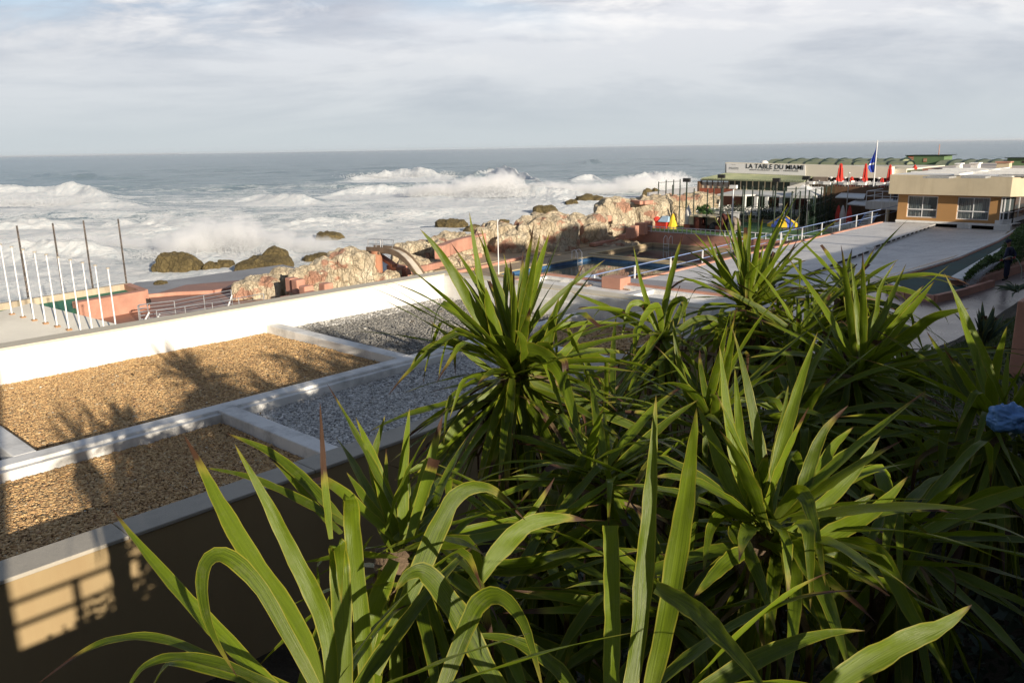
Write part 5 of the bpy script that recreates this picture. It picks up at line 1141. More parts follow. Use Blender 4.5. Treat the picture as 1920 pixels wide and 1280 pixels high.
for i in range(12):
    x = -37.2+i*.95; y = 90.9+.5*(i % 2); o = tb0.copy(); COL.objects.link(o); o.location = (x, y, 8.0); tag(o, 'white table on the upper terrace among the red parasols', 'table', 'white tables on the upper terrace')
    for s in (-1, 1):
        c = ch0.copy(); COL.objects.link(c); c.location = (x+s*.45, y+.5, 8.0); c.rotation_euler.z = random.random()*6; tag(c, 'white chair on the upper terrace among the red parasols', 'chair', 'white chairs on the upper terrace')
for i, px in enumerate((1557, 1583, 1612, 1646)):
    q = AU(px, 348, 92.4); t_ = thing('patio_lamp', ['short patio lamp beside the slatted screen', 'short patio lamp right of the leftmost tall parasol', 'short patio lamp left of the middle tall parasol', 'short patio lamp right of the flagpole'][i], 'lamp', (q.x, 92.4, 8.0))
    mb = MB(); mb.tube([(q.x, 92.4, 8), (q.x, 92.4, 9)], .04, 6); mb.build('post', M['blackmetal'], t_); mb = MB(); mb.lathe((q.x, 92.4, 9), [(.05, 0), (.2, .12), (.22, .18), (.05, .25)], 10); mb.build('lamp_head', M['white'], t_)
# flag
b = AU(1637.5, 352, 89.5); zt = AU(1643, 265, 89.5).z; t_ = thing('flag', 'limp blue flag with a white stripe on a tall white flagpole', 'flag', (b.x, 89.5, b.z))
mb = MB(); mb.tube([(b.x, 89.5, 7), (b.x, 89.5, zt)], [.07, .05], 8); mb.lathe((b.x, 89.5, zt), [(.05, 0), (.08, .05), (.02, .1)], 8); mb.build('pole', M['whitemetal'], t_)
pts = [(0, zt-.3), (-.18, zt-.6), (-.42, zt-1.5), (-.62, zt-2.3), (-.66, zt-2.7), (-.45, zt-3.0), (-.3, zt-3.2), (-.1, zt-2.7), (0, zt-2.2)]
mb = MB(); rows_ = 14
def flg(z_, f):  # z from top
    s = (zt-.3-z_)/2.9; wl = .70*min(1, s*1.15)*(1-.5*max(0, s-.8)/.2)
    return (b.x-.05-wl*f, 89.5+.10*math.sin(f*9+s*3)*f, z_-.35*f*(1-s))
for i in range(rows_):
    z0_ = zt-.3-2.9*i/rows_; z1_ = zt-.3-2.9*(i+1)/rows_; mb.cur = 1 if i == 9 else 0
    for k in range(8): mb.quad(flg(z0_, k/8), flg(z1_, k/8), flg(z1_, (k+1)/8), flg(z0_, (k+1)/8))
mb.build('cloth', [M['flagblue'], M['whitemetal']], t_)
# ------------------------------------------------------------------ shaded deck, canopies, balcony
def slab(pix, y, th_, name, m, label, cat, dy):
    g = [AU(px, py, y+d) for (px, py), d in zip(pix, dy)]; mb = MB(); n = len(g)
    mb.mesh(g+[q-Vector((0, 0, th_)) for q in g], [tuple(range(n)), tuple(range(2*n-1, n-1, -1))]+[(i, n+i, n+(i+1) % n, (i+1) % n) for i in range(n)]); return single(mb, name, m, label, cat, tuple(g[0]))
slab([(1566, 369), (1620, 371), (1628, 353), (1592, 352)], 82, .12, 'white_canopy', M['tent'], 'sagging white sheet canopy below the dining terrace', 'canopy', [0, 0, 6, 6])
slab([(1588, 382), (1625, 385), (1625, 376), (1608, 373)], 80, .10, 'grey_awning', M['terrace'], 'grey awning sloping down left of the balcony', 'canopy', [0, 0, 3, 3])
bl = thing('balcony', 'raised white balcony with a white railing beside the orange building', 'balcony', (-27, 80, 6.6))
a = AU(1624, 377, 80); b = AU(1684, 377, 80)
mb = MB(); mb.box(a.x, b.x+1, 80, 84.5, a.z-.75, a.z); mb.build('floor', M['terrace'], bl)
mb = MB(); h = .95
for z_ in (h, h*.5): mb.tube([(a.x, 80.05, a.z+z_), (b.x, 80.05, a.z+z_)], .03, 6); mb.tube([(a.x+.02, 80.05, a.z+z_), (a.x+.02, 84.4, a.z+z_)], .03, 6)
mb.build('rail', M['whitemetal'], bl)
for i in range(5): x = a.x+(b.x-a.x)*i/4; mb = MB(); mb.tube([(x, 80.0, a.z-.7), (x, 80.0, a.z+h)], .035, 6); mb.build('post', M['whitemetal'], bl)
for x in (a.x+.3, a.x+1.8): mb = MB(); mb.box(x, x+.28, 80.2, 80.5, 4.9, a.z-.75); mb.build('column', M['fascia'], bl)
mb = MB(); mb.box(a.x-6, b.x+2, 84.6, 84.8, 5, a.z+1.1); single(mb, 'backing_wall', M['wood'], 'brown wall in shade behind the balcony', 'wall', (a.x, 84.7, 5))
mb = MB(); mb.box(-33, -23.2, 74, 84.5, 4.7, 5.02); struct(mb, 'shaded_deck', M['deck'])
for i, (px, lab) in enumerate(((1571, 'dark red rolled parasol in the shade left of the thin grey pole'), (1592, 'dark red curtain hanging under the grey awning'), (1579, 'pale rolled parasol in the shade before the grey awning'))):
    q = AU(px, 408, 79); mb = MB(); mb.lathe((q.x, 79, 5.0), [(.18, 0), (.30, .1), (.26, 1.3), (.12, 1.9), (.04, 2.1)], 10); single(mb, 'rolled_parasol', M['red'] if i < 2 else M['terrace'], lab, 'parasol', (q.x, 79, 5))
# stairs
t_ = thing('deck_stairs', 'steep blue and white stairs up to the white terrace', 'stairs', tuple(AU(1610, 425, 74)))
a = AU(1609, 424, 73); b = AU(1624, 400, 75.5)
for s in (0, 1.0):
    mb = MB(); mb.beam(a+Vector((s, 0, 0)), b+Vector((s, 0, 0)), .08, .2); mb.build('stringer', M['bluerail'], t_)
for k in range(7): p = a.lerp(b, (k+.5)/7); mb = MB(); mb.box(p.x, p.x+1, p.y-.12, p.y+.12, p.z, p.z+.06); mb.build('step', M['white'], t_)
for i in range(9):
    px = 1568+i*5.0; q = AU(px, 415+(i % 3)*2, 73.5+(i % 3)*.9)
    c = ch0.copy(); COL.objects.link(c); c.location = (q.x, q.y, 5.02); c.rotation_euler.z = i*1.3; tag(c, 'white chair on the shaded deck by the blue stairs', 'chair', 'white chairs on the shaded deck')
# red base rails etc. far rail seen over the ridge
mb = MB(); a = AZ(1215, 363, 4); b = AZ(1318, 350, 4); mb.beam((a.x, a.y, 3.6), (b.x, b.y, 3.6), .4, 1.2); single(mb, 'far_sea_wall', M['greydeck'], 'low dark sea wall running out behind the ridge to the restaurant', 'wall', (a.x, a.y, 3))
# ------------------------------------------------------------------ yuccas
class Leaves:
    COLS = (-1, -.55, 0, .55, 1)
    def __init__(s): s.V = []; s.F = []; s.uv = []; s.dry = []
    def ribbon(s, pts, wid, wds, fold, dry, blunt=False):
        n = len(pts); rd = random.random(); b = len(s.V); ph = random.random()*9
        for i, p in enumerate(pts):
            t_ = i/(n-1); tg = (pts[min(i+1, n-1)]-pts[max(i-1, 0)]).normalized(); w = (wds[i]-tg*wds[i].dot(tg)).normalized(); nn = tg.cross(w)
            if nn.z < 0: nn = -nn
            for c in s.COLS:
                q = p+w*(wid[i]*.5*c*(1+(.10*math.sin(t_*31+ph*3+c*4)*math.sin(t_*13+ph) if abs(c) == 1 else 0)))+nn*(wid[i]*.5*fold*(abs(c)))+nn*(wid[i]*.06*math.sin(t_*23+ph+c*2))
                s.V.append(q); s.uv.append((c*.5+.5, t_*(.9 if blunt else 1), rd)); s.dry.append(dry)
        for i in range(n-1):
            for k in range(4): a = b+i*5+k; s.F.append((a, a+1, a+6, a+5))
    @staticmethod
    def prof(t_, blunt=False, base=.55):
        a = min(1, base+3.0*(1-base)*t_)
        return a if blunt else a*max(.02, (1-max(0, (t_-.30)/.70)**1.75))
    def rand(s, heart, az, el, L, W, droop, bt=None, ba=0, dry=0, n=17, fold=.28, roll=None, twist=0):
        p = heart.copy(); pts = []; wds = []; roll = random.gauss(0, .3) if roll is None else roll; st = L/(n-1)
        for i in range(n):
            t_ = i/(n-1); e = el-droop*t_**1.6
            if bt is not None and t_ > bt: e -= ba*min(1, (t_-bt)/.10)
            e = max(e, -1.55); a = az+twist*t_
            d = Vector((math.cos(a)*math.cos(e), math.sin(a)*math.cos(e), math.sin(e)))
            pts.append(p.copy()); w = Vector((-math.sin(a), math.cos(a), 0)); wds.append(Matrix.Rotation(roll*(1+t_), 3, d) @ w); p += d*st
        if random.random() < .10:
            k_ = int(n*random.uniform(.55, .85)); pts = pts[:k_]; wds = wds[:k_]
            s.ribbon(pts, [W*s.prof(i/(n-1)) for i in range(k_)], wds, fold, max(dry, .16)); return
        s.ribbon(pts, [W*s.prof(i/(n-1)) for i in range(n)], wds, fold, dry)
    def px(s, ctrl, W, dist, dd=0, yaw=0, dry=0, blunt=False, fold=.22, n=24, base=.6, ds=None):
        """ctrl in photo pixels; W metres; dist metres from the camera at the root, dist+dd at the tip"""
        m_ = len(ctrl); P3 = []
        for i, c in enumerate(ctrl): P3.append(AD(c[0], c[1], (c[2] if len(c) > 2 else dist+dd*i/(m_-1))))
        pts = []
        for i in range(n):
            u = i/(n-1)*(m_-1); k = min(int(u), m_-2); f = u-k; p0 = P3[max(k-1, 0)]; p1 = P3[k]; p2 = P3[k+1]; p3 = P3[min(k+2, m_-1)]
            pts.append(.5*((2*p1)+(p2-p0)*f+(2*p0-5*p1+4*p2-p3)*f*f+(3*p1-p0-3*p2+p3)*f**3))
        wds = []
        for i, p in enumerate(pts):
            tg = (pts[min(i+1, n-1)]-pts[max(i-1, 0)]).normalized(); v = (p-CAM).normalized(); w = tg.cross(v).normalized(); w = Matrix.Rotation(yaw, 3, tg) @ w
            if wds and w.dot(wds[-1]) < 0: w = -w
            wds.append(w)
        s.ribbon(pts, [W*s.prof(i/(n-1), blunt, base) for i in range(n)], wds, fold, dry, blunt)
    def build(s, name, m, parent):
        o = npmesh(name, [tuple(v) for v in s.V], s.F, m, parent, smooth=True, org=tuple(parent.location),
                   attrs={'luv': ('FLOAT_VECTOR', np.array(s.uv)), 'dry': ('FLOAT', np.array(s.dry))}); return o
def yucca(px, py, D, label, n_up=16, n_mid=26, n_low=34, n_dead=18, L=.75, W=.055, heroes=(), heads=((0, 0, 0),), lean=(0, 0), droopy=.5, upmax=1.4, cut=None):
    n_mid = int(n_mid*1.6); n_low = int(n_low*(2.1 if D > 3.5 else 1.7)); n_dead = int(n_dead*1.7); W0 = W; W = W*(.74 if D > 3.5 else (.72 if D < 2 else .86))
    H0 = AD(px, py, D); g = terr(max(-5.8, min(.2, H0.x)), H0.y) if H0.x > -5.9 else 7
    t_ = thing('yucca', label, 'yucca', (H0.x+lean[0], H0.y+lean[1], g)); lv = Leaves(); dl = Leaves()
    tr = MB(); base = Vector((H0.x+lean[0], H0.y+lean[1], g-.2)); pts = [base.lerp(H0, f)+Vector((math.sin(f*5)*.03, 0, 0)) for f in [i/14 for i in range(15)]]
    tr.tube(pts, [.075+.012*(i % 2)-.001*i for i in range(15)], 10); tr.build('trunk', M['bark'], t_, smooth=True)
    for hx, hy, hz in heads:
        H = H0+Vector((hx, hy, hz))
        def jit(): return H+Vector((random.gauss(0, .025), random.gauss(0, .025), random.gauss(0, .03)))
        for k in range(n_up):
            a = random.random()*6.28; e = random.uniform(.75, upmax); lv.rand(jit()+Vector((0, 0, .04)), a, e, L*random.uniform(.55, .95), W*random.uniform(.7, 1.05), random.uniform(0, .35), dry=random.choice((0, 0, 0, .1, .2)))
        for k in range(n_mid):
            a = random.random()*6.28; e = random.uniform(.0, .8); bend = random.random() < .35
            lv.rand(jit(), a, e, L*random.uniform(.75, 1.1), W*random.uniform(.8, 1.1), random.uniform(.2, 1.0)*droopy*1.6, bt=random.uniform(.35, .7) if bend else None, ba=random.uniform(.9, 1.9), dry=random.choice((0, 0, .08, .15, .3)), twist=random.gauss(0, .25))
        for k in range(n_low):
            a = random.random()*6.28; e = random.uniform(-1.45, -.1)
            lv.rand(jit()-Vector((0, 0, .05)), a, e, L*random.uniform(.75, 1.12), W*random.uniform(.8, 1.1), random.uniform(.1, .9)*droopy*1.4, bt=random.uniform(.3, .7) if random.random() < .2 else None, ba=1.0, dry=random.choice((0, 0, .1, .2, .35)), twist=random.gauss(0, .2))
        for k in range(n_dead):
            a = random.random()*6.28; e = random.uniform(-1.4, .2)
            dl.rand(jit()-Vector((0, 0, random.uniform(.03, .35))), a, e, L*random.uniform(.5, 1.0), W*random.uniform(.25, .7), random.uniform(.6, 1.6), bt=random.uniform(.2, .6) if random.random() < .6 else None, ba=random.uniform(.6, 1.8), dry=random.uniform(.2, .9), fold=.6, twist=random.gauss(0, .6))
    for h in heroes:
        h = dict(h); lv.px(h.pop('c'), h.pop('W', W0)*(.62 if D < 2 else .74), h.pop('D', D), **h)
    lv.build('leaves', M['leaf'], t_)
    if dl.V: dl.build('dry_leaves', M['deadleaf'], t_)
    return t_
def h(c, W=None, **k):
    d = dict(c=c, **k)
    if W: d['W'] = W
    return d
yucca(610, 1345, 1.75, 'nearest yucca at the lower left with broad arching leaves and dark brown tips', 0, 7, 14, 2, .62, .06, heroes=[
    h([(610, 1300), (560, 1180), (480, 1060), (420, 960), (385, 890), (345, 815)], .068, dd=.15, dry=.22, yaw=.2),
    h([(625, 1300), (610, 1170), (560, 1060), (500, 940), (440, 832)], .062, dd=-.05, yaw=-.2),
    h([(600, 1300), (545, 1200), (480, 1090), (420, 1040), (384, 1060), (380, 1120), (400, 1190), (445, 1268)], .05, dd=-.25, dry=.05, yaw=.1),
    h([(645, 1310), (642, 1180), (636, 1060), (634, 1021, 1.66), (637, 1050, 1.70), (640, 1130, 1.74)], .068, yaw=.1, n=40, base=.8),
    h([(690, 1310), (680, 1180), (662, 1000), (656, 934, 1.90), (652, 960, 1.95), (648, 1040, 2.0)], .066, D=1.95, yaw=-.2, dry=.02, n=40, base=.8),
    h([(620, 1010), (608, 900), (600, 755)], .03, D=1.9, dry=.75, yaw=.4),
    h([(640, 975), (580, 910), (510, 850), (425, 812)], .055, D=2.2, dd=.2, dry=.08, yaw=.4),
    h([(650, 985), (570, 940), (470, 895), (382, 876)], .04, D=2.1, dd=.2, yaw=.5),
    h([(640, 1000), (600, 960), (540, 890), (490, 840)], .035, D=2.15, dd=.25, dry=.3, yaw=.3),
    h([(560, 1320), (440, 1255), (310, 1200), (220, 1198), (150, 1225), (70, 1282)], .04, D=1.7, dd=-.1, dry=.30, yaw=.9),
    h([(600, 1330), (450, 1258), (340, 1232), (270, 1250), (235, 1300)], .042, D=1.6, yaw=.8),
    h([(560, 1290), (600, 1180), (640, 1090), (700, 1000)], .055, D=2.0, dd=.2, yaw=.5)])
yucca(752, 1035, 2.5, 'yucca with upright blades and an orange brown tip behind the lower left one', 4, 12, 26, 8, .62, .055, heroes=[
    h([(748, 1030), (722, 940), (700, 870), (722, 778)], .055, dd=.1), h([(757, 1020), (755, 900), (768, 765)], .05, dd=-.1, yaw=.3),
    h([(770, 1010), (790, 920), (808, 860), (830, 778)], .068, dd=.1, dry=.25, yaw=.2), h([(740, 1035), (700, 960), (650, 885)], .06, dd=.1, yaw=.6), h([(760, 1010), (765, 940), (764, 870)], .03, dd=0),
    h([(745, 1025), (726, 960), (724, 840)], .04, dd=.2, dry=.1), h([(700, 1260), (765, 1120), (820, 990), (860, 925), (920, 915), (985, 975)], .075, D=2.1, dd=.1, dry=.18, yaw=.3),
    h([(860, 1130), (930, 1040), (985, 985), (1050, 970), (1100, 975)], .075, D=2.3, dd=.1, dry=.22, yaw=.2), h([(850, 1120), (920, 1050), (1000, 955), (1040, 895)], .05, D=2.5, dd=.1, dry=.3, yaw=.6),
    h([(760, 1045), (860, 1000), (960, 975), (1130, 945)], .05, D=2.8, dd=.1, yaw=.7, dry=.1), h([(870, 1060), (980, 1060), (1080, 1035), (1210, 1030)], .085, D=2.6, yaw=.4), h([(740, 1050), (700, 1150), (690, 1270)], .07, D=2.3)])
yucca(1185, 1390, 1.75, 'nearest yucca at the bottom centre with two tall blades and a cut off leaf', 0, 6, 12, 2, .60, .06, heroes=[
    h([(1145, 1330), (1148, 1150), (1145, 985)], .055, dd=.05, blunt=True, dry=.0, base=.95), h([(1175, 1320), (1198, 1170), (1212, 1000), (1222, 870), (1230, 740)], .072, dd=-.05, yaw=.5),
    h([(1215, 1320), (1250, 1160), (1280, 980), (1296, 860), (1306, 765)], .074, dd=-.15, yaw=-.2), h([(1230, 1100), (1300, 1140), (1370, 1210), (1450, 1310)], .062, D=1.6, dd=-.2, yaw=.3),
    h([(1500, 1330), (1600, 1255), (1700, 1200), (1770, 1170), (1822, 1133)], .078, D=1.8, dd=.1, dry=.08, yaw=.2), h([(820, 1320), (868, 1190), (900, 1128), (940, 1118), (985, 1175), (1020, 1300)], .064, D=1.7, dd=-.1, yaw=.1),
    h([(960, 1330), (900, 1230), (850, 1140), (800, 1076), (765, 1078), (740, 1110)], .085, D=1.8, dd=-.05, dry=.04, yaw=.3), h([(1100, 1330), (1040, 1250), (960, 1200), (880, 1190)], .06, D=1.9, yaw=.5), h([(1290, 1330), (1390, 1290), (1500, 1285), (1620, 1310)], .05, D=1.7, yaw=.6)])
yucca(1440, 1000, 2.55, 'large near yucca right of centre with drooping leaves and a bright fan', 8, 22, 34, 8, .66, .055, heroes=[
    h([(1410, 985), (1360, 890), (1335, 820), (1308, 762)], .062, dd=.1), h([(1420, 975), (1385, 880), (1365, 780), (1349, 648)], .06, dd=-.1, yaw=.4), h([(1425, 970), (1395, 860), (1384, 770), (1378, 690)], .045, dd=.1),
    h([(1440, 950), (1456, 850), (1468, 790), (1478, 722)], .038, dd=.1), h([(1418, 1005), (1416, 930), (1430, 885), (1437, 850)], .07, dd=-.1, dry=.14), h([(1450, 1030), (1522, 965), (1598, 890), (1650, 818)], .06, dd=.05, yaw=.3),
    h([(1460, 1035), (1545, 985), (1640, 925)], .075, dd=.1, yaw=.1), h([(1480, 1040), (1560, 1000), (1640, 955), (1702, 893)], .075, dd=.0, dry=.04, yaw=.2), h([(1490, 980), (1505, 920), (1520, 870), (1545, 808), (1590, 760)], .06, dd=.1, dry=.22),
    h([(1500, 985), (1530, 900), (1560, 840), (1600, 800)], .055, dd=.2, dry=.05), h([(1500, 1000), (1525, 940), (1556, 870), (1610, 830)], .045, dd=.3), h([(1455, 975), (1490, 925), (1512, 935), (1530, 1000), (1548, 1098)], .06, dd=-.35, yaw=.1),
    h([(1460, 1020), (1480, 1035), (1490, 1130), (1474, 1290)], .072, dd=-.5, yaw=.0, base=.9), h([(1420, 995), (1378, 990), (1405, 1040), (1430, 1100), (1455, 1185)], .062, dd=-.35), h([(1425, 975), (1368, 958), (1335, 985), (1318, 1075)], .055, dd=-.3, dry=.05),
    h([(1500, 1040), (1590, 1018), (1650, 1040), (1700, 1135), (1735, 1195), (1775, 1255)], .06, dd=-.35, yaw=.1), h([(1490, 1080), (1530, 1110), (1556, 1180), (1568, 1270)], .075, dd=-.4, base=.9), h([(1500, 1030), (1574, 1032), (1572, 1110), (1556, 1210)], .075, dd=.1, base=.95),
    h([(1590, 1075), (1690, 1110), (1740, 1190), (1790, 1290)], .05, D=2.5, yaw=.5), h([(1600, 895), (1650, 925), (1690, 960), (1752, 1010)], .04, D=2.9, dry=.12, yaw=.4), h([(1480, 1060), (1640, 1055), (1860, 1062)], .05, D=2.9, yaw=.9), h([(1400, 1030), (1360, 1055), (1300, 1120)], .06, D=2.4, dd=-.2, dry=.12)])
yucca(968, 700, 3.9, 'tall yucca left of centre with blades against the surf and a great folded leaf', 26, 32, 56, 50, .80, .066, droopy=.42, heroes=[
    h([(955, 690), (905, 610), (860, 530), (824, 472), (788, 430)], .075, dd=.0), h([(950, 690), (915, 600), (896, 500), (880, 398)], .062, dd=.1, yaw=.3), h([(950, 700), (935, 640), (918, 580), (911, 538)], .085, dd=-.15), h([(955, 690), (945, 600), (952, 502)], .045, dd=.3, blunt=True, dry=.04),
    h([(965, 690), (972, 590), (976, 530), (981, 470)], .042, dd=.1, dry=.25), h([(985, 700), (1018, 670), (1035, 610), (1048, 558)], .075, dd=-.1), h([(1000, 700), (1045, 672), (1075, 640), (1106, 595)], .06, dd=.0, yaw=.3), h([(960, 650), (1011, 590), (1067, 537), (1136, 486)], .045, dd=.15, dry=.05),
    h([(970, 660), (1030, 620), (1094, 606), (1166, 605)], .05, dd=.2, yaw=.4), h([(950, 715), (880, 665), (805, 600)], .04, dd=.0, dry=.08), h([(940, 690), (960, 664), (1000, 660), (1045, 690), (1075, 774), (1100, 862)], .115, dd=-.5, yaw=.1, base=.8),
    h([(965, 720), (985, 790), (1000, 900), (1010, 960)], .08, dd=-.25, base=.8), h([(955, 725), (935, 800), (915, 900), (900, 960)], .08, dd=-.2, base=.8), h([(980, 715), (1040, 790), (1100, 880), (1160, 940)], .085, dd=-.1, base=.8), h([(985, 710), (1080, 750), (1190, 800), (1290, 830)], .075, dd=.0),
    h([(950, 720), (880, 770), (820, 850), (740, 900)], .08, dd=-.2), h([(960, 660), (900, 655), (840, 640), (790, 660), (765, 700)], .05, dd=.1, dry=.1), h([(960, 690), (985, 630), (1010, 600)], .05, dd=.2)])
yucca(1242, 632, 5.2, 'smaller yucca with a short fan of arching leaves over the gravel, between two larger ones', 3, 12, 22, 16, .72, .06, droopy=.75, heroes=[
    h([(1240, 635), (1215, 570), (1200, 520), (1188, 462)], .045, dd=.1), h([(1235, 635), (1180, 600), (1125, 570), (1072, 548)], .06, dd=.1, yaw=.2, dry=.04), h([(1240, 635), (1210, 575), (1180, 575), (1165, 640)], .06, dd=-.1), h([(1245, 640), (1232, 575), (1205, 600), (1190, 660)], .065, dd=-.3),
    h([(1245, 635), (1262, 570), (1285, 565), (1270, 610)], .06, dd=-.2), h([(1248, 640), (1300, 600), (1345, 600), (1380, 640)], .05, dd=.1)])
yucca(1406, 575, 6.0, 'tall ragged yucca with spikes against the playground and a dry brown collar', 20, 24, 46, 56, .85, .06, droopy=.55, heroes=[
    h([(1406, 590), (1400, 520), (1404, 450), (1408, 396)], .055, dd=.0), h([(1402, 590), (1392, 500), (1386, 440), (1383, 408)], .055, dd=.1), h([(1400, 595), (1365, 530), (1345, 490), (1326, 440)], .06, dd=-.1), h([(1398, 590), (1368, 520), (1350, 480), (1340, 455)], .05, dd=.2),
    h([(1420, 590), (1440, 520), (1465, 460), (1502, 400)], .04, dd=.1, dry=.08), h([(1415, 580), (1440, 530), (1462, 490)], .055, dd=-.1, dry=.05), h([(1410, 600), (1408, 680), (1404, 750)], .07, dd=-.3)])
yucca(1588, 560, 6.6, 'drooping yucca head with hanging faded leaves in front of the white terrace roof', 6, 22, 48, 60, .82, .07, droopy=1.2, upmax=1.1)
yucca(1500, 640, 5.6, 'dense shaded yucca in the gap between the ragged one and the drooping one', 6, 24, 44, 40, .80, .062, droopy=.7, upmax=1.1)
yucca(1680, 720, 5.4, 'dark bushy yucca just right of the one with the leaning bundle', 2, 20, 40, 20, .74, .062, droopy=.8, upmax=.9)
yucca(1606, 702, 4.7, 'yucca at the right with a bright bundle of leaves leaning right', 8, 20, 52, 20, .85, .062, droopy=.35, heroes=[
    h([(1612, 695), (1650, 650), (1700, 590), (1752, 527)], .085, dd=.0), h([(1612, 690), (1640, 640), (1690, 580), (1732, 535)], .07, dd=.1, dry=.06), h([(1615, 700), (1690, 640), (1750, 595), (1816, 578)], .09, dd=-.1, yaw=.1), h([(1615, 705), (1700, 680), (1760, 662), (1818, 660)], .065, dd=.1, yaw=.2),
    h([(1606, 695), (1600, 630), (1582, 555)], .07, dd=.1, yaw=.5), h([(1600, 700), (1640, 600), (1650, 540), (1680, 490)], .035, dd=.2, dry=.1), h([(1600, 712), (1500, 750), (1420, 800), (1360, 850)], .075, dd=.0, yaw=.2), h([(1604, 712), (1560, 780), (1500, 850), (1440, 900)], .075, dd=.0), h([(1590, 700), (1470, 720), (1380, 790)], .07, dd=-.2)])
yucca(1868, 812, 4.2, 'rightmost yucca in deep shade with a few sunlit blades above the dark skirt', 4, 14, 46, 10, .80, .06, droopy=.3, heroes=[
    h([(1860, 800), (1810, 730), (1775, 680), (1738, 622)], .06, dd=.1, dry=.1), h([(1862, 800), (1860, 720), (1888, 612)], .075, dd=-.1), h([(1865, 800), (1838, 740), (1832, 640)], .04, dd=.1), h([(1875, 805), (1885, 720), (1890, 660)], .04, dd=.1), h([(1880, 810), (1920, 740), (1960, 690)], .07, dd=.0),
    h([(1870, 815), (1830, 760), (1800, 830)], .06, dd=-.3, blunt=True), h([(1860, 820), (1780, 800), (1766, 860), (1765, 900)], .06, dd=-.2), h([(1835, 770), (1790, 700), (1770, 640)], .045, dd=.1, dry=.05)])
yucca(1330, 800, 3.9, 'crowded yucca in the middle of the group, half hidden behind the tall near blades', 8, 20, 36, 14, .72, .055, droopy=.6, heroes=[h([(1330, 800), (1290, 740), (1270, 660), (1262, 600)], .05), h([(1335, 790), (1345, 720), (1360, 650)], .05)])
yucca(1130, 900, 3.3, 'low yucca in the shade under the great folded leaf', 3, 16, 30, 8, .66, .055, droopy=.6, upmax=1.0)
yucca(1690, 1010, 3.2, 'dark low yucca between the large right one and the rightmost one', 0, 14, 34, 6, .72, .055, droopy=.45)
yucca(1260, 1150, 2.6, 'shaded low yucca behind the nearest blades at the bottom centre', 0, 14, 30, 6, .62, .055, droopy=.6)
yucca(930, 1150, 2.7, 'shaded low yucca at the bottom between the arching leaves', 0, 14, 30, 6, .62, .055, droopy=.6)
yucca(1010, 1010, 3.0, 'dark low yucca under the skirt of the tall one with the folded leaf', 0, 16, 34, 6, .66, .055, droopy=.5)
yucca(1150, 770, 4.6, 'shaded yucca between the tall left of centre one and the smaller one', 2, 16, 34, 12, .72, .055, droopy=.5, upmax=1.0)
yucca(1490, 800, 4.2, 'shaded yucca behind the large near one, right of the crowded middle one', 3, 18, 34, 10, .74, .055, droopy=.5, upmax=1.1)
ll = Leaves()
for k in range(130):
    x = random.uniform(-12.3, -6.2); y = random.uniform(0, 11.2)
    if abs(x+8.7) < .25: continue
    ll.rand(Vector((x, y, ZG+.03)), random.random()*6.28, random.uniform(-.05, .25), random.uniform(.04, .22), random.uniform(.006, .02), random.uniform(0, .4), dry=.8, n=6, fold=.5)
o = npmesh('leaf_litter', [tuple(v) for v in ll.V], ll.F, M['deadleaf'], None, attrs={'luv': ('FLOAT_VECTOR', np.array(ll.uv)), 'dry': ('FLOAT', np.array(ll.dry))}); tag(o, 'dry leaf scraps lying about on the gravel beds', 'leaf litter', kind='stuff')
# agave on the lawn
b = AD(1845, 655, 0) if False else None
p = None
for s in np.linspace(8, 30, 400):
    q = AD(1843, 652, s)
    if q.z < terr(max(-5.8, min(.2, q.x)), q.y): p = q; break
p = p or AZ(1843, 652, 8); t_ = thing('agave', 'dark pointed agave growing alone on the shaded lawn', 'agave', tuple(p)); lv = Leaves()
for k in range(26): lv.rand(p+Vector((0, 0, .02)), random.random()*6.28, random.uniform(.8, 1.5), random.uniform(.6, .95), .13, random.uniform(-.1, .2), n=10, fold=.6)
lv.build('leaves', M['agave'], t_)
# ------------------------------------------------------------------ lawn, ground cover
def scatter(n, f):
    out = []
    while len(out) < n:
        q = f()
        if q is not None: out.append(q)
    return out
def lawnp():
    y = random.uniform(6, 30)**1.0; x = random.uniform(-5.5, .1)
    if y < 9 and random.random() < .5: return None
    return (x, y, terr(x, y)+.01)
cloudobj('lawn_grass', scatter(60000, lawnp), .075, M['lawn'], 'short shaded lawn on the slope at the right', 'grass', kind='stuff', asp=.25)
def covp():
    x = random.uniform(-4.5, .1); y = random.uniform(.3, 7)
    return (x, y, terr(x, y)+.25*random.random()**2+.06*noise.noise(Vector((x*2, y*2, 0))))
cloudobj('ground_cover', scatter(26000, covp), .055, M['cover'], 'dark small leaved ground cover under the yuccas', 'ground cover', kind='stuff', asp=.6)
# ------------------------------------------------------------------ blue plastic bag
def bag(px, py, r_, name, label, m, seed):
    p = None
    for s in np.linspace(3, 20, 600):
        q = AD(px, py, s)
        if q.z < terr(max(-5.8, min(.2, q.x)), q.y)+.2 or s > 3.75: p = q; break
    bm = bmesh.new(); bmesh.ops.create_icosphere(bm, subdivisions=5, radius=1)
    for v in bm.verts:
        n_ = v.co.normalized(); a = n_*1.7+Vector((seed, 0, 0)); d = 1+.35*noise.noise(a)+.10*(1-2*abs(noise.noise(a*2.7)))+.05*(1-2*abs(noise.noise(a*6)))
        v.co = Vector((n_.x*r_*1.15*d, n_.y*r_*d, n_.z*r_*.8*d))
        if n_.z > .75: v.co.z += r_*.35*noise.noise(a*3+Vector((9, 0, 0)))
    me = bpy.data.meshes.new(name); bm.to_mesh(me); bm.free(); me.materials.append(m); me.polygons.foreach_set('use_smooth', [True]*len(me.polygons)); o = link(bpy.data.objects.new(name, me)); o.location = p; return tag(o, label, 'bag')
bag(1886, 784, .062, 'plastic_bag', 'crumpled blue plastic bag caught among the leaves at the right edge', M['bluebag'], 3)
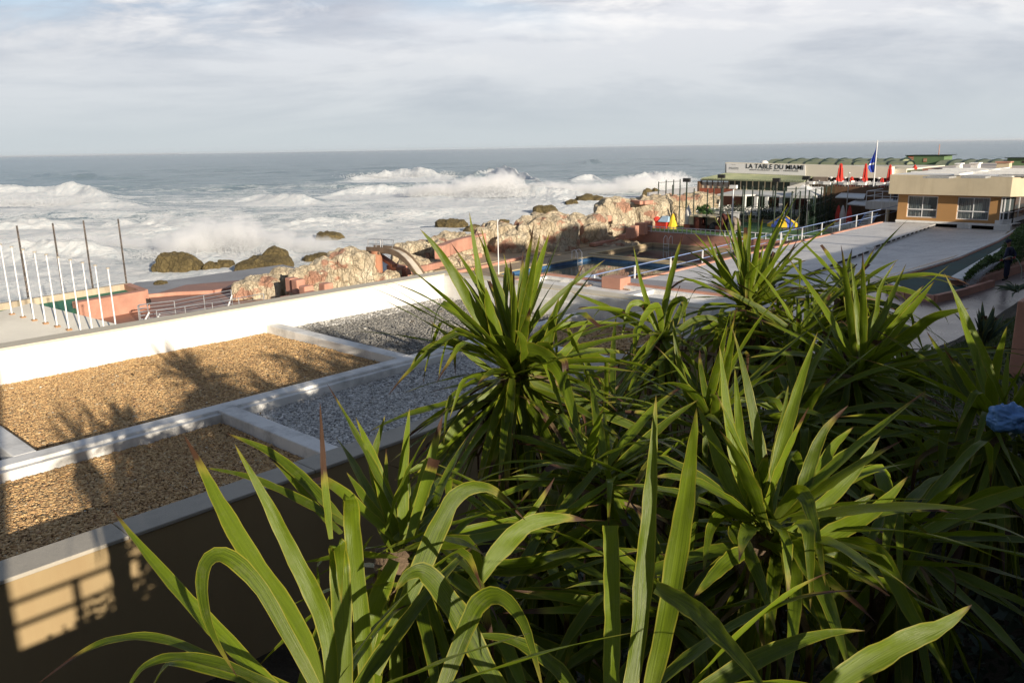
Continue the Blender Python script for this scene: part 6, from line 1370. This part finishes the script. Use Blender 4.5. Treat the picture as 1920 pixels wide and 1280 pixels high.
# pink gate pillar at the right edge
q = AD(1921, 665, 10.6); mb = MB(); mb.box(q.x-.10, q.x+.30, q.y-.2, q.y+.2, q.z-1.7, AD(1921, 557, 10.6).z); single(mb, 'garden_pillar', M['pink'], 'pink garden pillar cut by the right edge above the lawn', 'pillar', (q.x, q.y, q.z-1.7), bevel=.01)
# large leaves near the man's feet
q = AS(1905, 548, .3); t_ = thing('agave', 'pale trailing agave leaves by the man\'s boots', 'agave', (q.x, q.y, q.z-.3)); lv = Leaves()
for k in range(16): lv.rand(q, random.random()*6.28, random.uniform(.0, .9), random.uniform(.7, 1.3), .16, random.uniform(.4, 1.4), n=12, fold=.5)
lv.build('leaves', M['agave'], t_)
# ------------------------------------------------------------------ man with a hose
RX = Vector((rh.x, rh.y, 0)); RY = Vector((fh.x, fh.y, 0))
def skinned(name, base, J, E_, m, parent=None, lv_=2):
    """J: joints (right, away, up, radius); E_: edges"""
    org = Vector(parent.location) if parent is not None else Vector((0, 0, 0))
    me = bpy.data.meshes.new(name); me.from_pydata([tuple(base+RX*j[0]+RY*j[1]+Vector((0, 0, j[2]))-org) for j in J], E_, []); o = link(bpy.data.objects.new(name, me)); me.materials.append(m)
    s = o.modifiers.new('skin', 'SKIN'); s.use_smooth_shade = True
    if not me.skin_vertices:
        with bpy.context.temp_override(object=o, active_object=o): bpy.ops.object.modifier_add(type='SKIN')
    for i, j in enumerate(J):
        r = j[3]; me.skin_vertices[0].data[i].radius = r if hasattr(r, '__len__') else (r, r)
    me.skin_vertices[0].data[0].use_root = True
    b = o.modifiers.new('sub', 'SUBSURF'); b.levels = lv_; b.render_levels = lv_
    if parent is not None: o.parent = parent
    return o
foot = AS(1884, 529, .02); foot.z = max(foot.z, 6.95)
man = thing('person', 'man in dark navy workwear and cap standing on the wet path, watering with a hose', 'person', tuple(foot))
# faces screen left, slightly towards the camera
J = [(0, 0, .95, (.15, .12)), (0, 0, 1.15, (.145, .11)), (-.01, 0, 1.36, (.17, .115)), (-.02, 0, 1.47, (.08, .07)), (-.04, -.01, 1.54, (.055, .055)), (-.06, -.02, 1.62, (.085, .08)), (-.07, -.03, 1.71, (.09, .085)), (-.06, -.02, 1.77, (.05, .05)),
     (-.165, -.03, 1.65, (.018, .016)),
     (-.12, -.12, 1.42, .06), (-.24, -.26, 1.20, .045), (-.42, -.36, 1.00, .034), (-.49, -.39, .95, .026),
     (.12, .06, 1.42, .06), (.24, -.06, 1.18, .045), (.16, -.22, 1.05, .034), (.10, -.27, 1.04, .028),
     (-.05, -.08, .88, .095), (-.07, -.10, .50, .062), (-.08, -.10, .10, .045), (-.20, -.14, .04, .035),
     (.07, .06, .88, .095), (.09, .06, .50, .062), (.10, .07, .10, .045), (-.01, .03, .04, .035)]
E_ = [(0, 1), (1, 2), (2, 3), (3, 4), (4, 5), (5, 6), (6, 7), (5, 8), (2, 9), (9, 10), (10, 11), (11, 12), (2, 13), (13, 14), (14, 15), (15, 16), (0, 17), (17, 18), (18, 19), (19, 20), (0, 21), (21, 22), (22, 23), (23, 24)]
skinned('body', foot, J, E_, M['skin'], man)
JK = [(0, 0, .90, (.175, .15)), (0, 0, 1.12, (.175, .14)), (-.01, 0, 1.36, (.205, .145)), (-.02, 0, 1.47, (.10, .09)), (-.13, -.13, 1.42, .085), (-.25, -.27, 1.20, .07), (-.42, -.36, 1.01, .055), (.13, .07, 1.42, .085), (.26, -.06, 1.18, .072), (.17, -.21, 1.06, .055)]
skinned('jacket', foot, JK, [(0, 1), (1, 2), (2, 3), (2, 4), (4, 5), (5, 6), (2, 7), (7, 8), (8, 9)], M['navy'], man)
TR = [(0, 0, .95, (.16, .135)), (-.05, -.08, .86, .12), (-.07, -.10, .50, .095), (-.08, -.10, .16, .085), (.07, .06, .86, .12), (.09, .06, .50, .095), (.10, .07, .16, .085)]
skinned('trousers', foot, TR, [(0, 1), (1, 2), (2, 3), (0, 4), (4, 5), (5, 6)], M['navy'], man)
skinned('boot', foot, [(-.08, -.10, .22, .07), (-.08, -.10, .07, .06), (-.23, -.15, .045, .05)], [(0, 1), (1, 2)], M['boot'], man)
skinned('boot', foot, [(.10, .07, .22, .07), (.10, .07, .07, .06), (-.04, .03, .045, .05)], [(0, 1), (1, 2)], M['boot'], man)
cpp = foot+RX*-.065+RY*-.02; mb = MB(); mb.lathe((cpp.x, cpp.y, foot.z+1.72), [(.108, 0), (.11, .03), (.09, .09), (.03, .12)], 16)
v = foot+RX*-.2+RY*-.06; mb.tube([(cpp.x, cpp.y, foot.z+1.725), (v.x, v.y, foot.z+1.715)], [.09, .06], 10); mb.build('cap', M['navy'], man, smooth=True)
def hand(c, dirs, m, par):
    mb = MB(); mb.lathe((c.x, c.y, c.z-.03), [(.028, 0), (.038, .02), (.034, .06), (.02, .075)], 8)
    for k in range(4):
        a = c+RY*(-.03+.02*k)+Vector((0, 0, .02)); mb.tube([a, a+dirs*.05, a+dirs*.075+Vector((0, 0, -.03)), a+dirs*.055+Vector((0, 0, -.05))], [.011, .010, .009, .007], 6)
    a = c+RY*.03; mb.tube([a, a+dirs*.03+RY*.02+Vector((0, 0, -.02)), a+dirs*.05+Vector((0, 0, -.03))], [.013, .011, .008], 6); return mb.build('glove', m, par, smooth=True)
h1 = foot+RX*-.50+RY*-.40+Vector((0, 0, .95)); h2 = foot+RX*.10+RY*-.28+Vector((0, 0, 1.04))
hand(h1, -RX, M['glove'], man); hand(h2, -RX, M['glove'], man)
hs = [h1+RX*-.10+Vector((0, 0, -.06)), h1, h1+RX*.12+Vector((0, 0, .09)), h1+RX*.35+RY*.02+Vector((0, 0, .16)), h2, h2+RX*.18+Vector((0, 0, -.12)), h2+RX*.36+RY*-.05+Vector((0, 0, -.5)), h2+RX*.45+RY*-.1+Vector((0, 0, -1.0)), h2+RX*1.2+RY*-.5+Vector((0, 0, -1.03)), h2+RX*3+RY*.2+Vector((0, 0, -1.03))]
pts = []
for i in range(len(hs)-1):
    for k in range(6):
        f = k/6; p0, p1, p2, p3 = hs[max(0, i-1)], hs[i], hs[i+1], hs[min(len(hs)-1, i+2)]
        pts.append(.5*((2*p1)+(p2-p0)*f+(2*p0-5*p1+4*p2-p3)*f*f+(3*p1-p0-3*p2+p3)*f**3))
single(MB().tube(pts, .016, 8), 'garden_hose', M['hose'], 'pale garden hose held by the man in navy', 'hose', tuple(h1))
e = AS(1815, 537, .05); n = 2600; P_ = []
for k in range(n):
    f = random.random()**.8; st = hs[0]; p = st.lerp(e, f)+Vector((0, 0, .42*f*(1-f)))+Vector((random.gauss(0, 1), random.gauss(0, 1), random.gauss(0, 1)))*(.01+.10*f); P_.append(p)
V_ = []; Fq = []
for i, p in enumerate(P_):
    d = (e-hs[0]).normalized()*random.uniform(.02, .07); s_ = .008; V_ += [p+d, p+Vector((s_, 0, -s_)), p+Vector((-s_, s_, 0)), p+Vector((0, -s_, s_))]; b = 4*i; Fq += [(b, b+1, b+2), (b, b+2, b+3), (b, b+3, b+1)]
o = npmesh('water_jet', [tuple(v) for v in V_], Fq, sm); tag(o, 'thin spray of water from the hose onto the path', 'water jet', kind='stuff')
# dark figure on the balcony
q = AU(1678, 377, 82); p2 = thing('person', 'dark clothed person standing at the right end of the balcony', 'person', tuple(q))
JB = [(0, 0, .95, .15), (0, 0, 1.36, (.19, .13)), (0, 0, 1.52, .06), (0, 0, 1.66, .10), (-.2, 0, 1.36, .07), (-.27, -.05, 1.05, .05), (-.22, -.12, .85, .035), (.2, 0, 1.36, .07), (.27, -.05, 1.05, .05), (.22, -.12, .85, .035), (-.09, 0, .5, .08), (-.1, 0, .05, .06), (.09, 0, .5, .08), (.1, 0, .05, .06)]
skinned('body', q, JB, [(0, 1), (1, 2), (2, 3), (1, 4), (4, 5), (5, 6), (1, 7), (7, 8), (8, 9), (0, 10), (10, 11), (0, 12), (12, 13)], M['navy'], p2, 2)
mb = MB(); mb.lathe((q.x, q.y, q.z+1.70), [(.11, 0), (.105, .05), (.05, .1)], 12); mb.build('hair', M['boot'], p2)
# ------------------------------------------------------------------ promenade rail behind and beside the camera (out of frame, casts the striped shade)
pr_ = thing('promenade_railing', 'grey railing with horizontal bars along the promenade edge', 'railing', (.4, 0, 11.16))
mb = MB(); mb.box(.30, .48, -16, -.45, 11.16, 11.30); mb.box(.30, .48, -.45, 90, 11.16, 11.26); mb.build('curb', M['coping'], pr_)
mb = MB()
for z_ in (11.46, 11.64): mb.tube([(.4, -14, z_), (.4, 8, z_)], .022, 6)
mb.tube([(.4, -14, 12.2), (.4, -.6, 12.2)], .03, 6); mb.build('rail', M['metal'], pr_)
for y in range(-14, 9, 2): mb = MB(); mb.tube([(.4, y, 11.2), (.4, y, 12.2 if y < 0 else 11.66)], .028, 6); mb.build('post', M['metal'], pr_)

hp = []  # unseen hedge, added to shade the lower yuccas, near wall and gravel
for k in range(46000):
    y = random.uniform(.42, 15); x = random.uniform(.45, 1.2); top = 12.10+.34*max(0, min(1, (y-1.7)/1.6))+.35*noise.noise(Vector((x*2, y*2.2, 0)))
    f = random.random()**.4; hp.append((x if f > .8 else random.choice((.45, 1.2))+random.gauss(0, .04), y, 11.15+(top-11.15)*f))
cloudobj('shade_caster_hedge', hp, .09, M['hedge'], 'unseen hedge added along the promenade to shade the garden', 'hedge', asp=.6)
mb = MB(); mb.box(.5, 1.15, .5, 2.4, 11.16, 11.9); mb.box(.5, 1.15, 2.4, 14.9, 11.16, 12.15); o = mb.build('shade_hedge_core', M['shrub']); o.parent = bpy.data.objects['shade_caster_hedge']
# ------------------------------------------------------------------ street side, out of frame, added: trees shading the pools, building blocking sky
for i, (x, y, zc, r_) in enumerate(((8, 37, 17.4, 2.2), (8.5, 42, 17.6, 2.4), (8, 47, 17.4, 2.3), (8.5, 52, 17.3, 2.2))):
    t_ = thing('shade_caster_tree', f'unseen round tree added to shade the pools, {["first", "second", "third", "fourth", "fifth", "sixth"][i]} along the promenade', 'tree', (x, y, 11.16))
    mb = MB(); mb.tube([(x, y, 11.1), (x+.1, y, 13), (x, y+.1, zc)], [.22, .17, .1], 9)
    for k in range(5): a = k*1.3; mb.tube([(x, y, 13.4+k*.3), (x+math.cos(a)*r_*.6, y+math.sin(a)*r_*.6, zc)], [.09, .03], 6)
    mb.build('trunk', M['bark'], t_); pts = []
    for k in range(6000):
        d = Vector((random.gauss(0, 1), random.gauss(0, 1), random.gauss(0, 1))).normalized(); r = r_*(.35+.65*random.random()**.5)*(1+.4*noise.noise(d*2+Vector((i*5, 0, 0)))); pts.append((x+d.x*r, y+d.y*r, zc+d.z*r*.75))
    cloudobj('crown', pts, .32, M['hedge'], parent=t_, asp=.7)
sb = thing('sky_blocking_building', 'unseen plain ochre building added to block sky light from behind', 'building', (0, -26, 11))
mb = MB(); mb.box(-8, 26, -34, -20, 3, 27); mb.build('wall', M['nearwall'], sb)
mb = MB(); mb.box(-8.3, 26.3, -34.3, -19.7, 27, 27.4); mb.build('roof', M['coping'], sb)
for r in range(4):
    for k in range(7):
        x = -6+k*4.6; z_ = 12.6+r*3.6; mb = MB(); mb.box(x, x+1.6, -19.99, -19.95, z_, z_+1.9); mb.build('window', M['greenglass'], sb)

single(MB().box(.32, .8, -1.7, -.5, 11.16, 13.55), 'promenade_pillar', M['pink'], 'square pink pillar standing on the promenade', 'pillar', (.5, -1.1, 11.16), bevel=.02)
